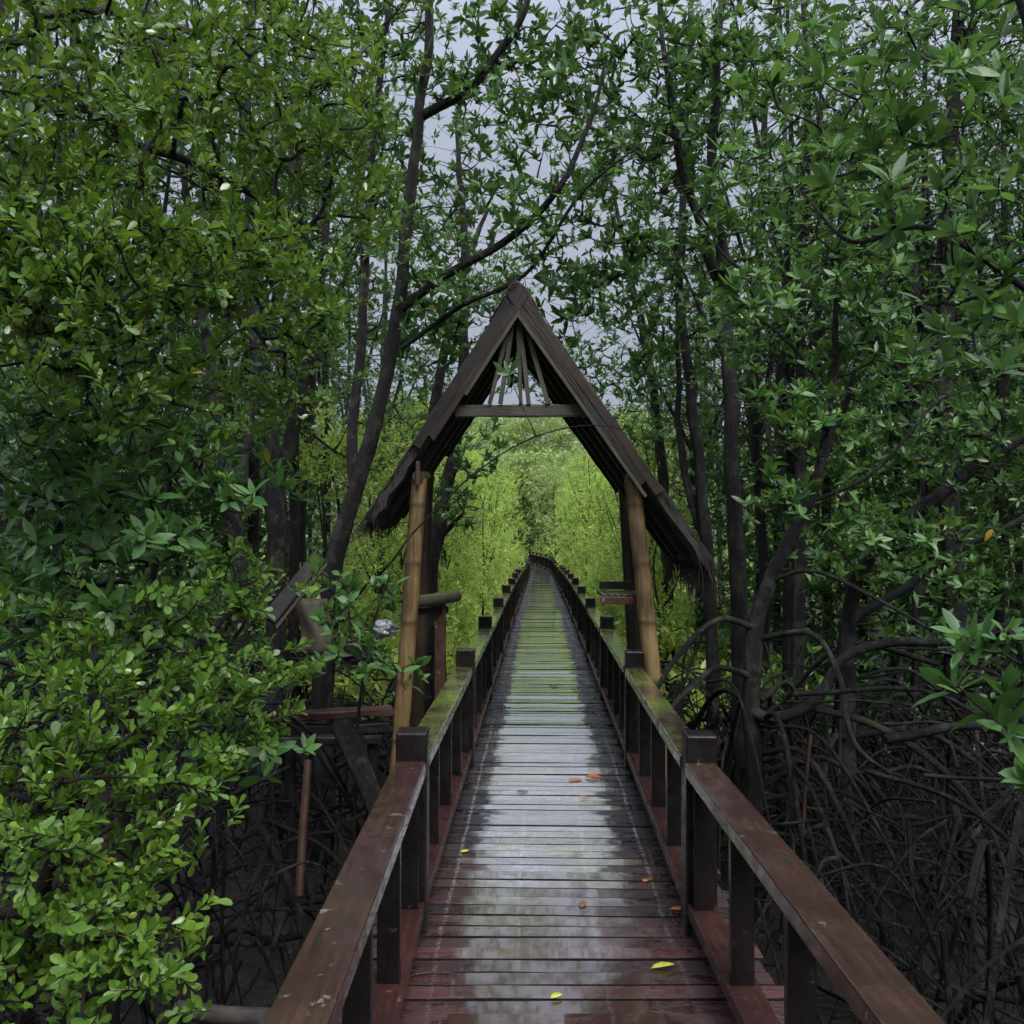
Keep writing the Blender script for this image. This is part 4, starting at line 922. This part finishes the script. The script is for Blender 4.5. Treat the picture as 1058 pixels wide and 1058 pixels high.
for x, y in scatter(34, (-14, -2.2), (10, 26), 1.35, lambda x, y: inview(x, y) and x < path_x(y) - 2.6 - .05 * (y - 10)):
    plant_copy(random.choice(deep), 'mangrove_tree', 'dark slender mangrove crowded behind the front trunks left of the boardwalk', 'tree', (x, y, ground_z(x, y)), random.uniform(0, 6.28), random.uniform(.85, 1.15), 'mangroves crowded deep in the left side forest')
for x, y in scatter(34, (2.2, 15), (10, 26), 1.35, lambda x, y: inview(x, y) and x > path_x(y) + 2.4 + .06 * (y - 10)):
    plant_copy(random.choice(deep), 'mangrove_tree', 'dark slender mangrove crowded behind the front trunks right of the boardwalk', 'tree', (x, y, ground_z(x, y)), random.uniform(0, 6.28), random.uniform(.85, 1.15), 'mangroves crowded deep in the right side forest')
for x, y in scatter(16, (2.6, 9), (9.5, 15), 1.0, lambda x, y: inview(x, y) and x > path_x(y) + 1.8 + .06 * (y - 10)):
    plant_copy(random.choice(deep[1:]), 'mangrove_tree', 'dark slender mangrove crowded behind the front trunks right of the boardwalk', 'tree', (x, y, ground_z(x, y)), random.uniform(0, 6.28), random.uniform(.9, 1.15), 'mangroves crowded deep in the right side forest')
for x, y in scatter(8, (-8, -2.6), (10.5, 15), 1.0, lambda x, y: inview(x, y)):
    plant_copy(random.choice(deep[1:]), 'mangrove_tree', 'dark slender mangrove crowded behind the front trunks left of the boardwalk', 'tree', (x, y, ground_z(x, y)), random.uniform(0, 6.28), random.uniform(.9, 1.15), 'mangroves crowded deep in the left side forest')
for sgn, nm in ((-1, 'left'), (1, 'right')):
    for x, y in scatter(40, (-7, 9), (11, 50), 1.1, lambda x, y: .85 < (x - path_x(y)) * sgn - .6 < (1.35 if sgn > 0 else 2.2) + max(0, y - 14) * .09):
        d = abs(x - path_x(y)) - 1.2
        plant_copy(random.choice(lime), 'lime_shrub', 'sunny lime green shrub lining the %s side of the boardwalk beyond the gate' % nm, 'shrub', (x, y, ground_z(x, y)), random.uniform(0, 6.28), random.uniform(.5, .72) + .08 * d + .007 * (y - 11), 'lime shrubs along the far boardwalk, %s side' % nm)
for x, y in scatter(46, (-26, 30), (48, 74), 2.6, lambda x, y: abs(x - path_x(y)) > 1.9):
    plant_copy(random.choice(farp), 'far_tree', 'haze-tinted pale green tree in the distance at the end of the boardwalk', 'tree', (x, y, GZ), random.uniform(0, 6.28), random.uniform(.8, 1.2), 'pale trees at the far end of the boardwalk')

# --- uncountable masses
def mass(name, label, cat, boxes, spec, leaf, n, gap=-.05, gs=.6):
    mb = MB(); out = []
    while len(out) < n:
        (x0, x1, y0, y1, z0, z1) = boxes[rng.integers(len(boxes))]
        p = np.array([rng.uniform(x0, x1), rng.uniform(y0, y1), rng.uniform(z0, z1)])
        if mnoise.noise(Vector(p) * gs) < gap or p[1] > 0 and not abs(p[0]) < p[1] * .66 + 2: continue
        if 0 < p[1] < 73 and abs(p[0] - path_x(p[1])) < 1.25: continue
        out.append(p)
    P = np.array(out); D = rng.normal(0, 1, P.shape)
    (rosettes if spec['kind'] == 'r' else sprigs)(mb, P, D, spec, 0)
    o = link(name, mb.mesh(name, [M[leaf], M['twig']])); return tag(o, label, cat, kind='stuff')
mass('undergrowth', 'dense dim green undergrowth between the mangrove trunks', 'undergrowth', [(-12, -3.2, 9.2, 16, -.8, 3.2), (3.0, 13, 9.2, 16, -.8, 3.2), (2.6, 9, 10, 14, -.8, 2.6), (-7, -2.6, 10, 14, -.8, 3), (-12, -4, 14, 26, -.8, 5), (4, 14, 14, 26, -.8, 5)], dict(BIGM, L=.14, W=.055), 'leaf_deep', 21000)
mass('lime_undergrowth', 'low bright green growth on both sides of the far boardwalk', 'undergrowth', [(-2.6, 3.6, 10.5, 30, -1, .4), (-3, 7, 24, 60, -1, .9), (-7, 11, 30, 74, -1, 1.6)], FARL, 'leaf_lime', 6000, -.2)
mass('unseen_forest', 'unseen forest closing in behind the viewer, added to shade front faces', 'forest', [(-7, -1.2, -7, -2.2, -1, 2.6), (1.5, 7, -7, -2.2, -1, 2.6), (-7, 7, -9, -6, -1, 4)], dict(FARL, L=.3, W=.14, shoot=.6), 'leaf_deep', 2600, -.3, .5)  # out of view; put in to darken camera-facing sides, kept low
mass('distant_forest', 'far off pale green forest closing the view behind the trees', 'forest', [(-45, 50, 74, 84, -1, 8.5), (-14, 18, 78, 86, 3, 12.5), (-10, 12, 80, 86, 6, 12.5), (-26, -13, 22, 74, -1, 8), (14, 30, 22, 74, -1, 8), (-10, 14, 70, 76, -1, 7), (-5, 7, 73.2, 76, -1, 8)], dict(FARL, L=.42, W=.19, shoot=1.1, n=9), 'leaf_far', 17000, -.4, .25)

def root_tangle(name, label, region, n, seed):
    global rng
    rng = np.random.default_rng(seed); mb = MB(); x0, x1, y0, y1 = region; k = 0
    while k < n:
        x = rng.uniform(x0, x1); y = rng.uniform(y0, y1)
        if abs(x - path_x(y)) < .95 or abs(x) > y * .62 + .8: continue
        k += 1
        gz = ground_z(x, y); an = rng.uniform(0, 6.28); d = np.array([math.cos(an), math.sin(an), 0]); r = .0045 + .012 * rng.random() ** 1.6; bigr = rng.random() < .2; r = r * 1.9 if bigr else r * (1 + .5 * (rng.random() < .12))
        typ = rng.random()
        if typ < .62:      # arching root
            H = rng.uniform(.35, 1.2) * (1.5 if bigr else 1); L = rng.uniform(.4, 1.4) * (1.6 if bigr else 1); s = np.array([-d[1], d[0], 0]) * rng.normal(0, .1)
            a = np.array([x, y, gz + H]); e = a + d * L; e[2] = ground_z(e[0], e[1]) - .04
            if abs(e[0] - path_x(e[1])) < .85: continue
            P = crom([a, a + d * L * .4 + s + [0, 0, H * rng.uniform(-.12, .06)], a + d * L * .75 + s + [0, 0, -H * .4], e], 5)
        elif typ < .82:    # nearly straight strut
            H = rng.uniform(.3, 1.2); a = np.array([x, y, gz + H]); e = a + d * rng.uniform(.05, .6); e[2] = gz - .04
            P = crom([a, (a + e) / 2 + rng.normal(0, .04, 3), e], 4)
        else:              # lying root
            L = rng.uniform(.5, 1.6); a = np.array([x, y, gz + rng.uniform(.02, .6)]); e = a + d * L + [0, 0, rng.normal(0, .2)]
            if abs(e[0] - path_x(e[1])) < .85: continue
            P = crom([a, a + (e - a) * .35 + rng.normal(0, .07, 3), a + (e - a) * .7 + rng.normal(0, .07, 3), e], 4)
        tube(mb, P, np.linspace(r, r * .6, len(P)), 5, rough=.06)
    tag(link(name, mb.mesh(name, M['root'])), label, 'roots', kind='stuff')
root_tangle('root_tangle', 'tangle of thin grey prop roots over the mud right of the boardwalk', (.9, 7.5, 3.2, 11), 1150, 41)
root_tangle('root_tangle', 'tangle of thin dark prop roots under the leaves left of the boardwalk', (-6, -.6, 3.2, 11), 800, 42)

# ------------------------------------------------------------------ light, sky, camera
w = bpy.data.worlds.new('World'); sc.world = w; w.use_nodes = True; nt = w.node_tree
for n in list(nt.nodes): nt.nodes.remove(n)
g = NT(nt)
SE, SR = R(52), R(160)
sky = g.n('ShaderNodeTexSky', sky_type='NISHITA', sun_disc=False, sun_elevation=SE, sun_rotation=SR, air_density=1.0, dust_density=2.0, ozone_density=1.5)
dirv = g.n('ShaderNodeTexCoord').outputs['Generated']
cl = g.noise(g.scale(dirv, (1, 1, 2.2)), 2.6, 5, .55)
hs = g.n('ShaderNodeHueSaturation', i={'Saturation': .42, 'Value': 1., 'Color': sky.outputs[0]})
cloud = g.mix(g.ramp(cl, [(.3, 0.), (.7, 1.)]), (2.6, 2.95, 3.95), (3.85, 4.1, 5.0))
col = g.mix(.72, hs.outputs[0], cloud)
el = g.n('ShaderNodeSeparateXYZ', i={0: dirv}).outputs[2]
col = g.mix(1., col, g.ramp(el, [(.0, .58), (.36, .74), (.5, 1.05), (.72, 2.3), (1., 3.3)]), 'MULTIPLY')
bg = g.n('ShaderNodeBackground', i={'Color': col, 'Strength': .055})
g.n('ShaderNodeOutputWorld', i={'Surface': bg.outputs[0]})
sun = bpy.data.lights.new('sun', 'SUN'); sun.energy = 1.5; sun.angle = R(34); sun.color = (1, .97, .92); sun.specular_factor = .35
so = bpy.data.objects.new('sun', sun); COL.objects.link(so)
# Nishita rotation is measured from +Y; the lamp shines down from the same bearing
sd = Vector((math.sin(SR) * math.cos(SE), math.cos(SR) * math.cos(SE), math.sin(SE)))
so.rotation_euler = sd.to_track_quat('Z', 'Y').to_euler()

cam = bpy.data.cameras.new('camera'); co = bpy.data.objects.new('camera', cam); COL.objects.link(co)
co.location = (0, 0, HC); co.rotation_euler = (R(90) + PITCH, 0, 0)
cam.sensor_width = 36; cam.lens = 36 * F / 1058; cam.clip_end = 2000; cam.clip_start = .05
sc.camera = co
sc.view_settings.view_transform = 'Standard'; sc.view_settings.look = 'None'; sc.view_settings.gamma = 1.; sc.view_settings.exposure = 1.72
cy = sc.cycles
cy.max_bounces = 6; cy.diffuse_bounces = 3; cy.glossy_bounces = 2; cy.transmission_bounces = 3; cy.transparent_max_bounces = 4
cy.use_adaptive_sampling = True; cy.adaptive_threshold = .02
cy.use_denoising = True; cy.sample_clamp_indirect = 4.
